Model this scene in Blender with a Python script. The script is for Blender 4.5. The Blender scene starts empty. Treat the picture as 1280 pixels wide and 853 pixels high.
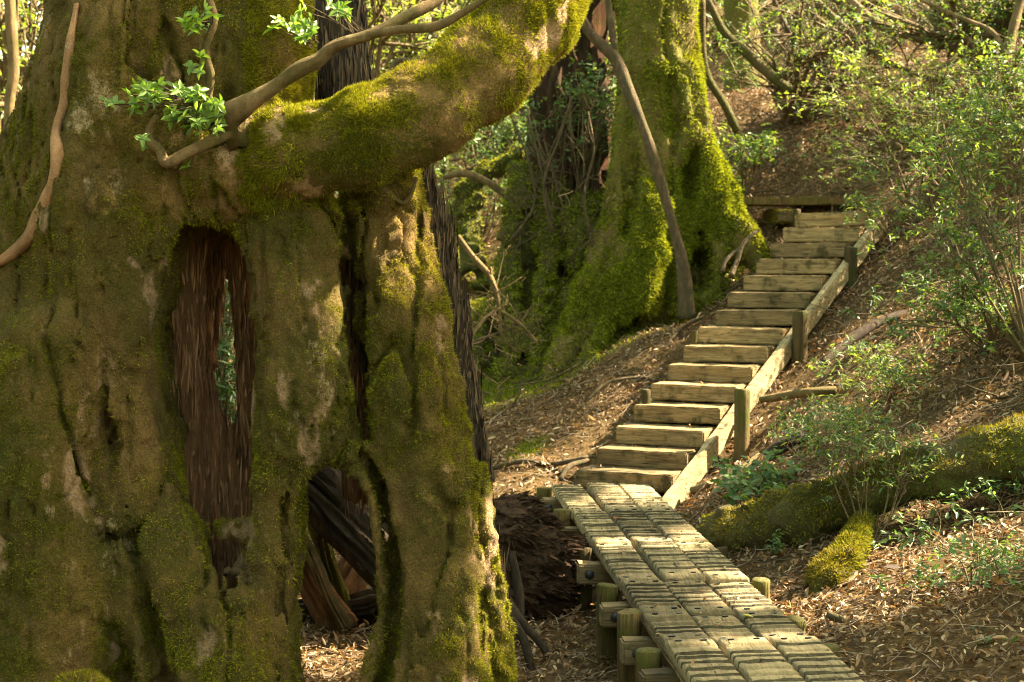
import bpy, bmesh, math, random
import numpy as np
from mathutils import Vector

rng = np.random.default_rng(11)
random.seed(5)
SC = bpy.context.scene
COL = SC.collection
f32 = np.float32

# ------------------------------------------------------------------ camera model
F, CX, CY = 1970.0, 640.0, 426.5
CAM = np.array([0.0, 0.0, 1.7])
PITCH = math.atan(126.5 / F)
SP, CP = math.sin(PITCH), math.cos(PITCH)

def W(px, py, d):
    """point at horizontal distance d in front of the camera, seen at (px, py) of the photograph"""
    u, v = (px - CX) / F, (CY - py) / F
    dr = np.array([u, CP + v * SP, -SP + v * CP])
    return CAM + dr * (d / dr[1])

def R(rpx, d):
    return rpx * d / F

def nrm(a):
    a = np.asarray(a, float)
    return a / np.maximum(np.linalg.norm(a, axis=-1, keepdims=True), 1e-9)

# ------------------------------------------------------------------ noise
def vnoise(p, seed=0):
    p = np.asarray(p, f32)
    i = np.floor(p).astype(np.int64)
    f = (p - i).astype(f32)
    u = f * f * f * (f * (f * 6 - 15) + 10)
    def hsh(dx, dy, dz):
        n = ((i[:, 0] + dx) * 73856093) ^ ((i[:, 1] + dy) * 19349663) ^ ((i[:, 2] + dz) * 83492791) ^ (seed * 2654435 + 77)
        n = (n ^ (n >> 13)) & 0x7fffffff
        n = (n * 1274126177) & 0x7fffffff
        n = ((n ^ (n >> 15)) * 974711) & 0x7fffffff
        return ((n >> 7) & 0xffff).astype(f32) / 32767.5 - 1
    ux, uy, uz = u[:, 0], u[:, 1], u[:, 2]
    def l(a, b, t): return a + (b - a) * t
    x00 = l(hsh(0, 0, 0), hsh(1, 0, 0), ux); x10 = l(hsh(0, 1, 0), hsh(1, 1, 0), ux)
    x01 = l(hsh(0, 0, 1), hsh(1, 0, 1), ux); x11 = l(hsh(0, 1, 1), hsh(1, 1, 1), ux)
    return l(l(x00, x10, uy), l(x01, x11, uy), uz)

def fbm(p, sc=(1, 1, 1), oct=4, seed=0, gain=0.5):
    p = np.asarray(p, f32) * np.asarray(sc, f32)
    s, a, tot = 0, 1.0, 0.0
    for o in range(oct):
        s = s + a * vnoise(p * (2.03 ** o) + 13.7 * o, seed + o)
        tot += a; a *= gain
    return s / tot

# ------------------------------------------------------------------ scene helpers
def thing(name, label, cat, loc=(0, 0, 0), group=None):
    o = bpy.data.objects.new(name, None)
    o.location = [float(c) for c in loc]
    o.empty_display_size = 0.1
    COL.objects.link(o)
    o['label'] = label; o['category'] = cat
    if group: o['group'] = group
    return o

def tag(o, label=None, cat=None, group=None, kind=None):
    if label: o['label'] = label
    if cat: o['category'] = cat
    if group: o['group'] = group
    if kind: o['kind'] = kind
    return o

def mk(name, V, faces, mat, parent=None, smooth=True, attr=None, mi=None, loc=None):
    """faces: (n,3) or (n,4) array, or list of such arrays"""
    V = np.asarray(V, float)
    off = np.zeros(3)
    if parent is not None: off = np.array(parent.location)
    elif loc is not None: off = np.array(loc, float)
    V = V - off
    fl = faces if isinstance(faces, list) else [faces]
    fl = [np.asarray(f, np.int32) for f in fl if len(f)]
    me = bpy.data.meshes.new(name)
    me.vertices.add(len(V))
    me.vertices.foreach_set('co', V.astype(f32).ravel())
    nl = sum(f.size for f in fl); nf = sum(len(f) for f in fl)
    me.loops.add(nl); me.polygons.add(nf)
    me.loops.foreach_set('vertex_index', np.concatenate([f.ravel() for f in fl]))
    tot = np.concatenate([np.full(len(f), f.shape[1], np.int32) for f in fl])
    st = np.concatenate([[0], np.cumsum(tot)[:-1]]).astype(np.int32)
    me.polygons.foreach_set('loop_start', st)
    try: me.polygons.foreach_set('loop_total', tot)
    except Exception: pass
    if smooth: me.polygons.foreach_set('use_smooth', np.ones(nf, bool))
    if attr:
        for k, a in attr.items():
            at = me.attributes.new(k, 'FLOAT', 'POINT')
            at.data.foreach_set('value', np.asarray(a, f32))
    for m in (mat if isinstance(mat, (list, tuple)) else [mat]): me.materials.append(m)
    if mi is not None: me.polygons.foreach_set('material_index', np.asarray(mi, np.int32))
    me.update(calc_edges=True)
    me.validate()
    o = bpy.data.objects.new(name, me)
    COL.objects.link(o)
    if parent is not None: o.parent = parent
    elif loc is not None: o.location = [float(c) for c in loc]
    return o

class Geo:
    """collects vertices and faces into one mesh"""
    def __init__(s): s.V, s.q, s.t, s.n = [], [], [], 0
    def add(s, V, q=None, t=None):
        V = np.asarray(V, float)
        if q is not None and len(q): s.q.append(np.asarray(q) + s.n)
        if t is not None and len(t): s.t.append(np.asarray(t) + s.n)
        s.V.append(V); s.n += len(V)
    def build(s, name, mat, parent=None, smooth=True, loc=None):
        fl = []
        if s.q: fl.append(np.concatenate(s.q))
        if s.t: fl.append(np.concatenate(s.t))
        return mk(name, np.concatenate(s.V), fl, mat, parent, smooth, loc=loc)

# ------------------------------------------------------------------ implicit surfaces
class Field:
    def __init__(s, lo, hi, h):
        s.lo = np.array(lo, float); s.h = h
        s.n = np.ceil((np.array(hi) - s.lo) / h).astype(int) + 1
        s.ax = [s.lo[i] + h * np.arange(s.n[i]) for i in range(3)]
        s.D = np.full(s.n, 1.0, f32)
    def _box(s, a, b, m):
        lo = np.minimum(a, b) - m; hi = np.maximum(a, b) + m
        i0 = np.clip(np.floor((lo - s.lo) / s.h).astype(int), 0, s.n)
        i1 = np.clip(np.ceil((hi - s.lo) / s.h).astype(int) + 1, 0, s.n)
        return tuple(slice(x, y) for x, y in zip(i0, i1))
    def _d(s, sl, a, b, ra, rb, sq=(1, 1, 1)):
        X = s.ax[0][sl[0]][:, None, None].astype(f32); Y = s.ax[1][sl[1]][None, :, None].astype(f32); Z = s.ax[2][sl[2]][None, None, :].astype(f32)
        ab = b - a; L = max(float((ab * ab).sum()), 1e-9)
        t = np.clip(((X - a[0]) * ab[0] + (Y - a[1]) * ab[1] + (Z - a[2]) * ab[2]) / L, 0, 1)
        dx = X - a[0] - t * ab[0]; dy = Y - a[1] - t * ab[1]; dz = Z - a[2] - t * ab[2]
        return np.sqrt((dx * sq[0]) ** 2 + (dy * sq[1]) ** 2 + (dz * sq[2]) ** 2) - (ra + (rb - ra) * t)
    def cone(s, a, b, ra, rb, k=0.06, sq=(1, 1, 1)):
        a, b = np.asarray(a, float), np.asarray(b, float)
        sl = s._box(a, b, max(ra, rb) * (1 / min(sq)) + k + 0.12)
        if any(x.stop <= x.start for x in sl): return
        d = s._d(sl, a, b, ra, rb, sq); D = s.D[sl]
        h = np.clip(.5 + .5 * (D - d) / k, 0, 1)
        s.D[sl] = D * (1 - h) + d * h - k * h * (1 - h)
    def carve(s, a, b, ra, rb, k=0.04, sq=(1, 1, 1)):
        a, b = np.asarray(a, float), np.asarray(b, float)
        sl = s._box(a, b, max(ra, rb) * (1 / min(sq)) + k + 0.12)
        if any(x.stop <= x.start for x in sl): return
        d = -s._d(sl, a, b, ra, rb, sq); D = s.D[sl]
        h = np.clip(.5 - .5 * (D - d) / k, 0, 1)
        s.D[sl] = D * (1 - h) + d * h + k * h * (1 - h)
    def chain(s, pts, k=0.06, sq=(1, 1, 1)):
        P = [(W(x, y, d), R(r, d)) for x, y, d, r in pts]
        for (a, ra), (b, rb) in zip(P[:-1], P[1:]): s.cone(a, b, ra, rb, k, sq)
    def carve_chain(s, pts, k=0.04, sq=(1, 1, 1)):
        P = [(W(x, y, d), R(r, d)) for x, y, d, r in pts]
        for (a, ra), (b, rb) in zip(P[:-1], P[1:]): s.carve(a, b, ra, rb, k, sq)
    def noise(s, fn, band=0.15):
        m = np.nonzero(np.abs(s.D) < band)
        P = np.stack([s.ax[i][m[i]] for i in range(3)], 1)
        s.D[m] += fn(P).astype(f32)
    def mesh(s):
        D = s.D; S = D < 0
        n = D.shape
        c = np.zeros([k - 1 for k in n], np.int8)
        for dx in (0, 1):
            for dy in (0, 1):
                for dz in (0, 1):
                    c += S[dx:n[0] - 1 + dx, dy:n[1] - 1 + dy, dz:n[2] - 1 + dz]
        A = np.nonzero((c > 0) & (c < 8))
        ids = np.full(c.shape, -1, np.int64); ids[A] = np.arange(len(A[0]))
        co = [(x, y, z) for x in (0, 1) for y in (0, 1) for z in (0, 1)]
        val = {q: D[A[0] + q[0], A[1] + q[1], A[2] + q[2]] for q in co}
        acc = np.zeros((len(A[0]), 3)); cnt = np.zeros(len(A[0]))
        for q in co:
            for axx in range(3):
                if q[axx] == 0:
                    r = list(q); r[axx] = 1; r = tuple(r)
                    va, vb = val[q], val[r]
                    m = (va < 0) != (vb < 0)
                    t = va[m] / (va[m] - vb[m])
                    p = np.tile(np.array(q, float), (m.sum(), 1)); p[:, axx] += t
                    acc[m] += p; cnt[m] += 1
        V = (np.stack(A, 1) + acc / cnt[:, None]) * s.h + s.lo
        quads = []
        for axx in range(3):
            u, v = [(1, 2), (2, 0), (0, 1)][axx]
            sa = [slice(None)] * 3; sb = [slice(None)] * 3
            sa[axx] = slice(0, -1); sb[axx] = slice(1, None)
            sa[u] = sb[u] = slice(1, n[u] - 1); sa[v] = sb[v] = slice(1, n[v] - 1)
            s0, s1 = S[tuple(sa)], S[tuple(sb)]
            E = np.stack(np.nonzero(s0 != s1), 1)
            if not len(E): continue
            flip = s0[E[:, 0], E[:, 1], E[:, 2]]
            E[:, u] += 1; E[:, v] += 1
            def cell(du, dv):
                C = E.copy(); C[:, u] -= du; C[:, v] -= dv
                return ids[C[:, 0], C[:, 1], C[:, 2]]
            q = np.stack([cell(1, 1), cell(0, 1), cell(0, 0), cell(1, 0)], 1)
            q = np.where(flip[:, None], q, q[:, ::-1])
            quads.append(q)
        return V, np.concatenate(quads)

def tri_of(faces):
    return np.concatenate([faces[:, [0, 1, 2]], faces[:, [0, 2, 3]]]) if faces.shape[1] == 4 else faces

def scatter(V, faces, n, dens=None):
    T = tri_of(faces)
    a, b, c = V[T[:, 0]], V[T[:, 1]], V[T[:, 2]]
    N = np.cross(b - a, c - a); ar = np.linalg.norm(N, axis=1) + 1e-12
    w = ar.copy()
    if dens is not None: w = w * np.maximum(dens((a + b + c) / 3, N / ar[:, None]), 0)
    k = rng.choice(len(T), n, p=w / w.sum())
    r1, r2 = np.sqrt(rng.random(n)), rng.random(n)
    P = a[k] * (1 - r1)[:, None] + b[k] * (r1 * (1 - r2))[:, None] + c[k] * (r1 * r2)[:, None]
    return P, N[k] / ar[k][:, None]

def blades(P, N, L, wd, spread=0.8, droop=0.3):
    """short moss blades: one triangle each"""
    n = len(P)
    t = nrm(np.cross(N, rng.normal(size=(n, 3))))
    d = nrm(N + rng.normal(size=(n, 3)) * spread * 0.6 + np.array([0, 0, -droop]))
    L = (L * rng.uniform(.5, 1.3, n))[:, None] if np.isscalar(L) else L[:, None]
    w = wd * rng.uniform(.6, 1.3, n)[:, None]
    Q = P - N * 0.003
    V = np.stack([Q - t * w / 2, Q + t * w / 2, Q + d * L], 1).reshape(-1, 3)
    return V, np.arange(3 * n).reshape(-1, 3)

def leaves(P, D, N, L, wd, fold=0.25, bend=0.15):
    """pointed oval leaves: two quads folded on the midrib. D: direction, N: upward side"""
    n = len(P)
    D = nrm(D); S = nrm(np.cross(D, N)); U = np.cross(S, D)
    L = np.broadcast_to(np.asarray(L, float), (n,))[:, None]; wd = np.broadcast_to(np.asarray(wd, float), (n,))[:, None]
    def pt(a, s): return P + D * L * a + S * wd * s * .5 + U * (abs(s) * wd * .5 * fold - bend * L * a * a)
    V = np.stack([pt(0, 0), pt(.3, -.85), pt(.65, -.8), pt(1, 0), pt(.65, .8), pt(.3, .85)], 1).reshape(-1, 3)
    b = np.arange(n)[:, None] * 6
    Q = np.concatenate([b + np.array([[0, 1, 2, 3]]), b + np.array([[0, 3, 4, 5]])])
    return V, Q

def spline(P, n):
    """Catmull-Rom through the rows of P (any number of columns)"""
    P = np.asarray(P, float)
    E = np.vstack([2 * P[0] - P[1], P, 2 * P[-1] - P[-2]])
    out = []
    for i in range(len(P) - 1):
        p0, p1, p2, p3 = E[i:i + 4]
        t = np.linspace(0, 1, n, endpoint=False)[:, None]
        out.append(.5 * (2 * p1 + (p2 - p0) * t + (2 * p0 - 5 * p1 + 4 * p2 - p3) * t ** 2 + (3 * p1 - p0 - 3 * p2 + p3) * t ** 3))
    return np.vstack(out + [P[-1:]])

def tube(G, P, r, sides=7, bump=0.0, seed=0, cap=True, ridge=0.0, rf=3.2):
    P = np.asarray(P, float); n = len(P)
    r = np.broadcast_to(np.asarray(r, float), (n,))
    T = nrm(np.gradient(P, axis=0))
    ref = np.array([0.12, 0.3, 1.0]) if abs(T[:, 2]).mean() < .75 else np.array([1.0, .2, .1])
    A = nrm(np.cross(T, ref)); B = np.cross(T, A)
    th = np.linspace(0, 2 * math.pi, sides, endpoint=False)
    ring = A[:, None] * np.cos(th)[None, :, None] + B[:, None] * np.sin(th)[None, :, None]
    rr = r[:, None].repeat(sides, 1)
    V = P[:, None] + ring * rr[..., None]
    if bump:
        q = V.reshape(-1, 3)
        m = 1 + bump * fbm(q, 9.0 / max(r.mean() * 60, .3) * np.ones(3), 3, seed)
        V = P[:, None] + ring * (rr * m.reshape(n, sides))[..., None]
    if ridge:
        sl_ = np.concatenate([[0], np.cumsum(np.linalg.norm(np.diff(P, axis=0), axis=1))])
        q = np.stack(np.broadcast_arrays(np.cos(th)[None] * rf + seed, np.sin(th)[None] * rf, sl_[:, None] * 2.2), -1).reshape(-1, 3)
        m = (1 + ridge * fbm(q, 1, 3, seed + 40)).reshape(n, sides)
        V = P[:, None] + (V - P[:, None]) * m[..., None]
    i = np.arange(n - 1)[:, None] * sides; j = np.arange(sides)[None]; k = (j + 1) % sides
    Q = np.stack([i + j, i + k, i + k + sides, i + j + sides], -1).reshape(-1, 4)
    V = V.reshape(-1, 3); t = None
    if cap:
        m = len(V); V = np.vstack([V, P[0], P[-1]])
        jj = np.arange(sides); kk = (jj + 1) % sides; e = (n - 1) * sides
        t = np.concatenate([np.stack([kk, jj, np.full(sides, m)], 1), np.stack([e + jj, e + kk, np.full(sides, m + 1)], 1)])
    G.add(V, Q, t)

def px_tube(G, pts, n=6, sides=8, bump=0.1, seed=0, ridge=0.0, rf=3.2):
    """pts: (px, py, depth, radius px)"""
    A = np.array([list(W(x, y, d)) + [R(r, d)] for x, y, d, r in pts])
    C = spline(A, n)
    tube(G, C[:, :3], np.maximum(C[:, 3], .0015), sides, bump, seed, True, ridge, rf)
    return C

def box(G, c, ax, ay, az, sx, sy, sz):
    c = np.asarray(c, float)
    V = np.array([c + ax * sx * i + ay * sy * j + az * sz * k for i in (-.5, .5) for j in (-.5, .5) for k in (-.5, .5)])
    G.add(V, [[0, 1, 3, 2], [4, 6, 7, 5], [0, 4, 5, 1], [2, 3, 7, 6], [0, 2, 6, 4], [1, 5, 7, 3]])

def rough_beam(name, c, ax, ay, az, sx, sy, sz, mat, parent, res=0.05, jit=0.004, bev=0.008, seed=0):
    """sawn timber: subdivided box with rounded edges and worn, uneven faces"""
    bm = bmesh.new()
    bmesh.ops.create_cube(bm, size=1)
    for v in bm.verts: v.co.x *= sx; v.co.y *= sy; v.co.z *= sz
    bmesh.ops.bevel(bm, geom=bm.edges[:], offset=bev, segments=2, affect='EDGES')
    long = [(sx, 0), (sy, 1), (sz, 2)]
    for s, a in long:
        cuts = int(s / res)
        for i in range(1, cuts):
            p = [0, 0, 0]; p[a] = -s / 2 + s * i / cuts
            nn = [0, 0, 0]; nn[a] = 1
            bmesh.ops.bisect_plane(bm, geom=bm.verts[:] + bm.edges[:] + bm.faces[:], plane_co=p, plane_no=nn)
    me = bpy.data.meshes.new(name); bm.to_mesh(me); bm.free()
    V = np.array([v.co[:] for v in me.vertices])
    V += jit * np.stack([fbm(V + seed * 3.1, 9, 2, seed + q) for q in range(3)], 1) + jit * .8 * np.stack([fbm(V + seed, 40, 1, seed + 9 + q) for q in range(3)], 1)
    Wd = np.asarray(c) + V[:, :1] * ax + V[:, 1:2] * ay + V[:, 2:] * az - np.array(parent.location)
    me.vertices.foreach_set('co', Wd.astype(f32).ravel())
    me.materials.append(mat)
    me.polygons.foreach_set('use_smooth', np.ones(len(me.polygons), bool))
    try: me.set_sharp_from_angle(angle=math.radians(50))
    except Exception: pass
    me.update()
    o = bpy.data.objects.new(name, me); COL.objects.link(o); o.parent = parent
    return o

# ------------------------------------------------------------------ materials
class NT:
    def __init__(s, name):
        s.m = bpy.data.materials.new(name); s.m.use_nodes = True
        s.t = s.m.node_tree; s.t.nodes.clear()
        s.out = s.t.nodes.new('ShaderNodeOutputMaterial')
        s.geo = s.t.nodes.new('ShaderNodeNewGeometry')
        s.pos = s.geo.outputs['Position']
    def n(s, typ, **k):
        nd = s.t.nodes.new(typ)
        for a, v in k.items(): setattr(nd, a, v)
        return nd
    def lk(s, a, b): s.t.links.new(a, b)
    def mapping(s, scale, rot=(0, 0, 0)):
        m = s.n('ShaderNodeMapping'); m.inputs['Scale'].default_value = scale; m.inputs['Rotation'].default_value = rot
        s.lk(s.pos, m.inputs['Vector']); return m.outputs[0]
    def noise(s, scale, detail=4, rough=.55, vec=None, dist=0):
        nd = s.n('ShaderNodeTexNoise'); nd.inputs['Scale'].default_value = scale; nd.inputs['Detail'].default_value = detail
        nd.inputs['Roughness'].default_value = rough; nd.inputs['Distortion'].default_value = dist
        s.lk(vec if vec is not None else s.pos, nd.inputs['Vector']); return nd.outputs['Fac']
    def ramp(s, fac, stops, interp='LINEAR'):
        r = s.n('ShaderNodeValToRGB'); r.color_ramp.interpolation = interp
        e = r.color_ramp.elements
        while len(e) < len(stops): e.new(.5)
        for el, (p, c) in zip(e, stops):
            el.position = p; el.color = (c, c, c, 1) if np.isscalar(c) else (*c, 1)
        s.lk(fac, r.inputs[0]); return r.outputs[0]
    def mix(s, fac, a, b, typ='MIX'):
        m = s.n('ShaderNodeMix', data_type='RGBA', blend_type=typ)
        for sock, v in ((m.inputs['Factor'], fac), (m.inputs['A'], a), (m.inputs['B'], b)):
            if hasattr(v, 'links'): s.lk(v, sock)
            elif np.isscalar(v): sock.default_value = v
            else: sock.default_value = (*v, 1)
        # RGBA sockets share names with float ones: pick the colour pair
        return m
    def mixc(s, fac, a, b, typ='MIX'):
        m = s.n('ShaderNodeMix', data_type='RGBA', blend_type=typ)
        si = [m.inputs[0], m.inputs[6], m.inputs[7]]
        for sock, v in zip(si, (fac, a, b)):
            if hasattr(v, 'links'): s.lk(v, sock)
            elif np.isscalar(v): sock.default_value = v
            else: sock.default_value = (*v, 1)
        return m.outputs[2]
    def math(s, op, a, b=None):
        m = s.n('ShaderNodeMath', operation=op)
        for i, v in enumerate((a, b)):
            if v is None: continue
            if hasattr(v, 'links'): s.lk(v, m.inputs[i])
            else: m.inputs[i].default_value = v
        return m.outputs[0]
    def attr(s, name):
        a = s.n('ShaderNodeAttribute'); a.attribute_name = name; return a.outputs['Fac']
    def bump(s, h, strength=.6, dist=.02, nrm=None):
        b = s.n('ShaderNodeBump'); b.inputs['Strength'].default_value = strength; b.inputs['Distance'].default_value = dist
        s.lk(h, b.inputs['Height'])
        if nrm is not None: s.lk(nrm, b.inputs['Normal'])
        return b.outputs[0]
    def bsdf(s, col, rough=.8, spec=.3, nrm=None, transl=0, tcol=None):
        b = s.n('ShaderNodeBsdfPrincipled')
        for sock, v in ((b.inputs['Base Color'], col), (b.inputs['Roughness'], rough)):
            if hasattr(v, 'links'): s.lk(v, sock)
            elif np.isscalar(v): sock.default_value = v
            else: sock.default_value = (*v, 1)
        b.inputs['Specular IOR Level'].default_value = spec
        if nrm is not None: s.lk(nrm, b.inputs['Normal'])
        o = b.outputs[0]
        if transl:
            t = s.n('ShaderNodeBsdfTranslucent')
            c = tcol if tcol is not None else col
            if hasattr(c, 'links'): s.lk(c, t.inputs[0])
            else: t.inputs[0].default_value = (*c, 1)
            x = s.n('ShaderNodeMixShader'); x.inputs[0].default_value = transl
            s.lk(o, x.inputs[1]); s.lk(t.outputs[0], x.inputs[2]); o = x.outputs[0]
        s.lk(o, s.out.inputs[0]); return s.m

def leaf_mat(name, cols, transl=.4, rough=.45, tint=(1.5, 1.6, .6), spec=.4):
    t = NT(name)
    c = t.ramp(t.geo.outputs['Random Per Island'], [(i / max(len(cols) - 1, 1), k) for i, k in enumerate(cols)])
    tc = t.mixc(1.0, c, tint, 'MULTIPLY')
    return t.bsdf(c, rough, spec, None, transl, tc)

def moss_mat(name, greens, brown=(.11, .065, .02), scale=3.0, transl=.25, bmix=.45):
    t = NT(name)
    r = t.ramp(t.geo.outputs['Random Per Island'], [(i / (len(greens) - 1), k) for i, k in enumerate(greens)])
    n = t.ramp(t.noise(scale, 5, .6), [(bmix, 0), (bmix + .18, 1)])
    c = t.mixc(n, r, brown)
    # keep the tuft-to-tuft variation on the brown side too
    c2 = t.mixc(.35, c, r)
    return t.bsdf(c2, .9, .1, None, transl, t.mixc(1.0, c2, (1.5, 1.5, .5), 'MULTIPLY'))

def bark_mat(name, base, moss, lichen=(.42, .33, .21), mossy=.5, scale=1.0, bs=.8, stretch=.5, pale=(.36, .225, .12)):
    t = NT(name)
    v = t.mapping((1, 1, stretch))
    n1 = t.noise(5 * scale, 8, .62, v)
    n2 = t.noise(2.2 * scale, 6, .6)
    n3 = t.noise(38 * scale, 6, .7)
    n4 = t.noise(120 * scale, 4, .7)
    cb = t.ramp(n1, [(.3, [k * .55 for k in base]), (.5, base), (.7, [k * 1.55 for k in base])])
    cm = t.ramp(n3, [(.3, [k * .5 for k in moss]), (.55, moss), (.75, [k * 1.6 for k in moss])])
    mf = t.math('MULTIPLY', t.ramp(n2, [(mossy - .12, 1), (mossy + .14, 0)]), t.ramp(n3, [(.36, .35), (.5, 1)]))
    c = t.mixc(mf, cb, cm)
    lf = t.math('MULTIPLY', t.ramp(t.noise(3.1 * scale, 7, .68, t.mapping((1, 1, .6), (.3, .2, .9))), [(.62, 0), (.67, 1)]), t.ramp(n3, [(.4, .2), (.55, .8)]))
    c = t.mixc(lf, c, lichen)
    c = t.mixc(t.math('MULTIPLY', t.attr('pale'), t.ramp(n3, [(.32, .25), (.5, .95)])), c, pale)
    c = t.mixc(.55, c, t.ramp(n4, [(.3, .25), (.7, 1.75)]), 'MULTIPLY')
    h = t.math('ADD', t.math('MULTIPLY', n1, 1.2), t.math('ADD', t.math('MULTIPLY', n3, .9), t.math('MULTIPLY', n4, .4)))
    return t.bsdf(c, .9, .15, t.bump(h, bs, .05))

def wood_mat(name, base, stretch, stain=(.05, .055, .015), st=.6, dark=.5, bs=.5, rot=(0, 0, 0)):
    t = NT(name)
    v = t.mapping(stretch, rot)
    n1 = t.noise(30, 6, .65, v, .3)
    n2 = t.noise(90, 3, .6, v)
    n3 = t.noise(7, 6, .62)
    c = t.ramp(n1, [(.3, [k * dark for k in base]), (.5, base), (.72, [k * 1.35 for k in base])])
    c = t.mixc(.45, c, t.ramp(n2, [(.3, .5), (.65, 1.3)]), 'MULTIPLY')
    c = t.mixc(t.ramp(n3, [(st, 0), (st + .12, .85)]), c, stain)
    c = t.mixc(.5, c, t.ramp(t.noise(2.2, 5, .6), [(.35, .6), (.65, 1.25)]), 'MULTIPLY')
    oi = t.n('ShaderNodeObjectInfo')
    c = t.mixc(1.0, c, t.ramp(oi.outputs['Random'], [(0, .55), (1, 1.25)]), 'MULTIPLY')
    ck = t.noise(55, 3, .5, v)
    c = t.mixc(t.ramp(ck, [(.30, .8), (.36, 0)]), c, (.02, .015, .008))
    h = t.math('ADD', n1, t.math('MULTIPLY', n2, .6))
    return t.bsdf(c, .85, .2, t.bump(h, bs, .02))

M = {}
M['trunk'] = bark_mat('mossy_bark', (.18, .106, .032), (.07, .062, .008), (.52, .36, .2), .48, 1.0, 1.0)
M['limb'] = bark_mat('limb_bark', (.25, .135, .055), (.07, .065, .008), (.42, .27, .15), .46)
M['deadbark'] = bark_mat('dead_cedar_bark', (.075, .05, .032), (.05, .05, .012), (.2, .16, .11), .36, 4.0, 1.0, .1)
M['heart'] = bark_mat('red_heartwood', (.36, .18, .08), (.07, .035, .015), (.5, .3, .16), .3, 4.5, 1.0, .07)
M['moss'] = moss_mat('moss_tufts', [(.035, .033, .004), (.10, .098, .008), (.15, .14, .010), (.21, .19, .015), (.06, .056, .006), (.15, .13, .015)], (.23, .145, .032), 2.6, .25, .60)
M['mossgreen'] = moss_mat('bright_moss_tufts', [(.05, .055, .005), (.135, .13, .008), (.22, .20, .012), (.30, .265, .02)], (.18, .125, .025), 2.2, .3, .52)
M['mosscedar'] = moss_mat('cedar_moss_tufts', [(.045, .056, .005), (.12, .138, .008), (.195, .205, .012), (.27, .27, .02)], (.16, .12, .025), 1.5, .3, .54)
M['mossbark'] = bark_mat('green_moss_bark', (.15, .095, .032), (.10, .105, .01), (.3, .22, .09), .54, .8)
M['mosstufts_dark'] = moss_mat('shade_moss_tufts', [(.05, .05, .007), (.15, .135, .011), (.26, .225, .018)], (.16, .10, .03), 1.8)
M['darkbark'] = bark_mat('dark_mossy_roots', (.09, .06, .028), (.07, .072, .012), (.16, .13, .07), .55, .8)
M['branch'] = bark_mat('smooth_branch', (.24, .15, .068), (.10, .09, .02), (.42, .33, .2), .45, 3.0, .8, .4)
M['graytwig'] = bark_mat('grey_brown_twig', (.135, .09, .05), (.1, .09, .03), (.4, .33, .24), .42, 5.0, .8, .4)
M['stem'] = bark_mat('shrub_stem', (.15, .10, .055), (.08, .08, .02), (.3, .24, .16), .42, 2.0, .4, .4)
M['redbark'] = bark_mat('old_red_bark', (.10, .05, .026), (.05, .05, .014), (.2, .12, .07), .4, 4, 1.0, .08)
M['peel'] = bark_mat('peeling_bark', (.36, .19, .09), (.2, .12, .05), (.5, .36, .24), .3, 2.0, .7, .15)
M['plank'] = wood_mat('weathered_plank', (.27, .20, .10), (1, .06, 1), (.085, .08, .026), .6, .55, .6)
M['groove'] = wood_mat('groove_dirt_shade', (.09, .07, .035), (1, .3, 1), (.06, .058, .02), .6, .5, .6)  # groove dirt plus the shadow lines between slats, painted in as darker wood
M['timber'] = wood_mat('sawn_timber', (.19, .13, .06), (.1, .3, 1), (.05, .052, .014), .60, .5, .6)
M['tread'] = wood_mat('step_timber', (.27, .175, .075), (.07, .25, 1.2), (.05, .042, .012), .53, .4, .9)
M['stringer'] = wood_mat('stringer_timber', (.30, .22, .11), (.3, .3, .8), (.14, .11, .04), .62, .55, .5)
M['post'] = wood_mat('mossy_post', (.105, .068, .024), (1, 1, .06), (.07, .068, .009), .46, .35, 1.0)
M['iron'] = NT('dark_iron'); M['iron'] = M['iron'].bsdf((.02, .02, .022), .5, .5)
M['rot'] = bark_mat('rotten_wood', (.085, .045, .022), (.06, .055, .012), (.12, .08, .05), .25, 2.0, 1.0, .3)

t = NT('forest_floor')
n1 = t.noise(3, 7, .65); n2 = t.noise(30, 7, .7); n3 = t.noise(140, 4, .7)
c = t.ramp(n2, [(.3, (.035, .021, .009)), (.5, (.10, .06, .022)), (.68, (.19, .12, .048))])
c = t.mixc(t.math('MULTIPLY', t.attr('moss'), t.ramp(n2, [(.35, .5), (.55, 1)])), c, t.ramp(n3, [(.3, (.05, .06, .006)), (.7, (.15, .17, .012))]))
c = t.mixc(.5, c, t.ramp(n3, [(.3, .5), (.7, 1.4)]), 'MULTIPLY')
M['ground'] = t.bsdf(c, .95, .1, t.bump(t.math('ADD', n2, t.math('MULTIPLY', n3, .4)), .9, .05))
M['litter'] = leaf_mat('fallen_leaves', [(.045, .024, .009), (.085, .044, .015), (.125, .066, .023), (.18, .10, .034), (.11, .064, .026), (.24, .145, .065), (.15, .095, .05), (.42, .29, .14), (.10, .05, .022), (.28, .15, .05), (.20, .12, .06), (.55, .43, .26)], .2, .6, (1.3, 1.0, .6), .3)
M['twiglit'] = leaf_mat('fallen_twigs', [(.07, .042, .025), (.15, .095, .055), (.24, .165, .10), (.36, .28, .19)], 0, .8, (1, 1, 1), .2)
M['fibre_red'] = leaf_mat('red_wood_fibres', [(.06, .025, .012), (.14, .065, .03), (.22, .105, .048), (.31, .165, .08), (.10, .048, .022)], 0, .8, (1, 1, 1), .2)
M['fibre_dark'] = leaf_mat('dark_bark_flakes', [(.02, .013, .008), (.05, .032, .018), (.085, .055, .03), (.13, .085, .045), (.035, .022, .013)], 0, .85, (1, 1, 1), .2)
M['leaf_bright'] = leaf_mat('fresh_leaves', [(.09, .15, .02), (.135, .21, .03), (.18, .26, .045)], .45)
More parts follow.
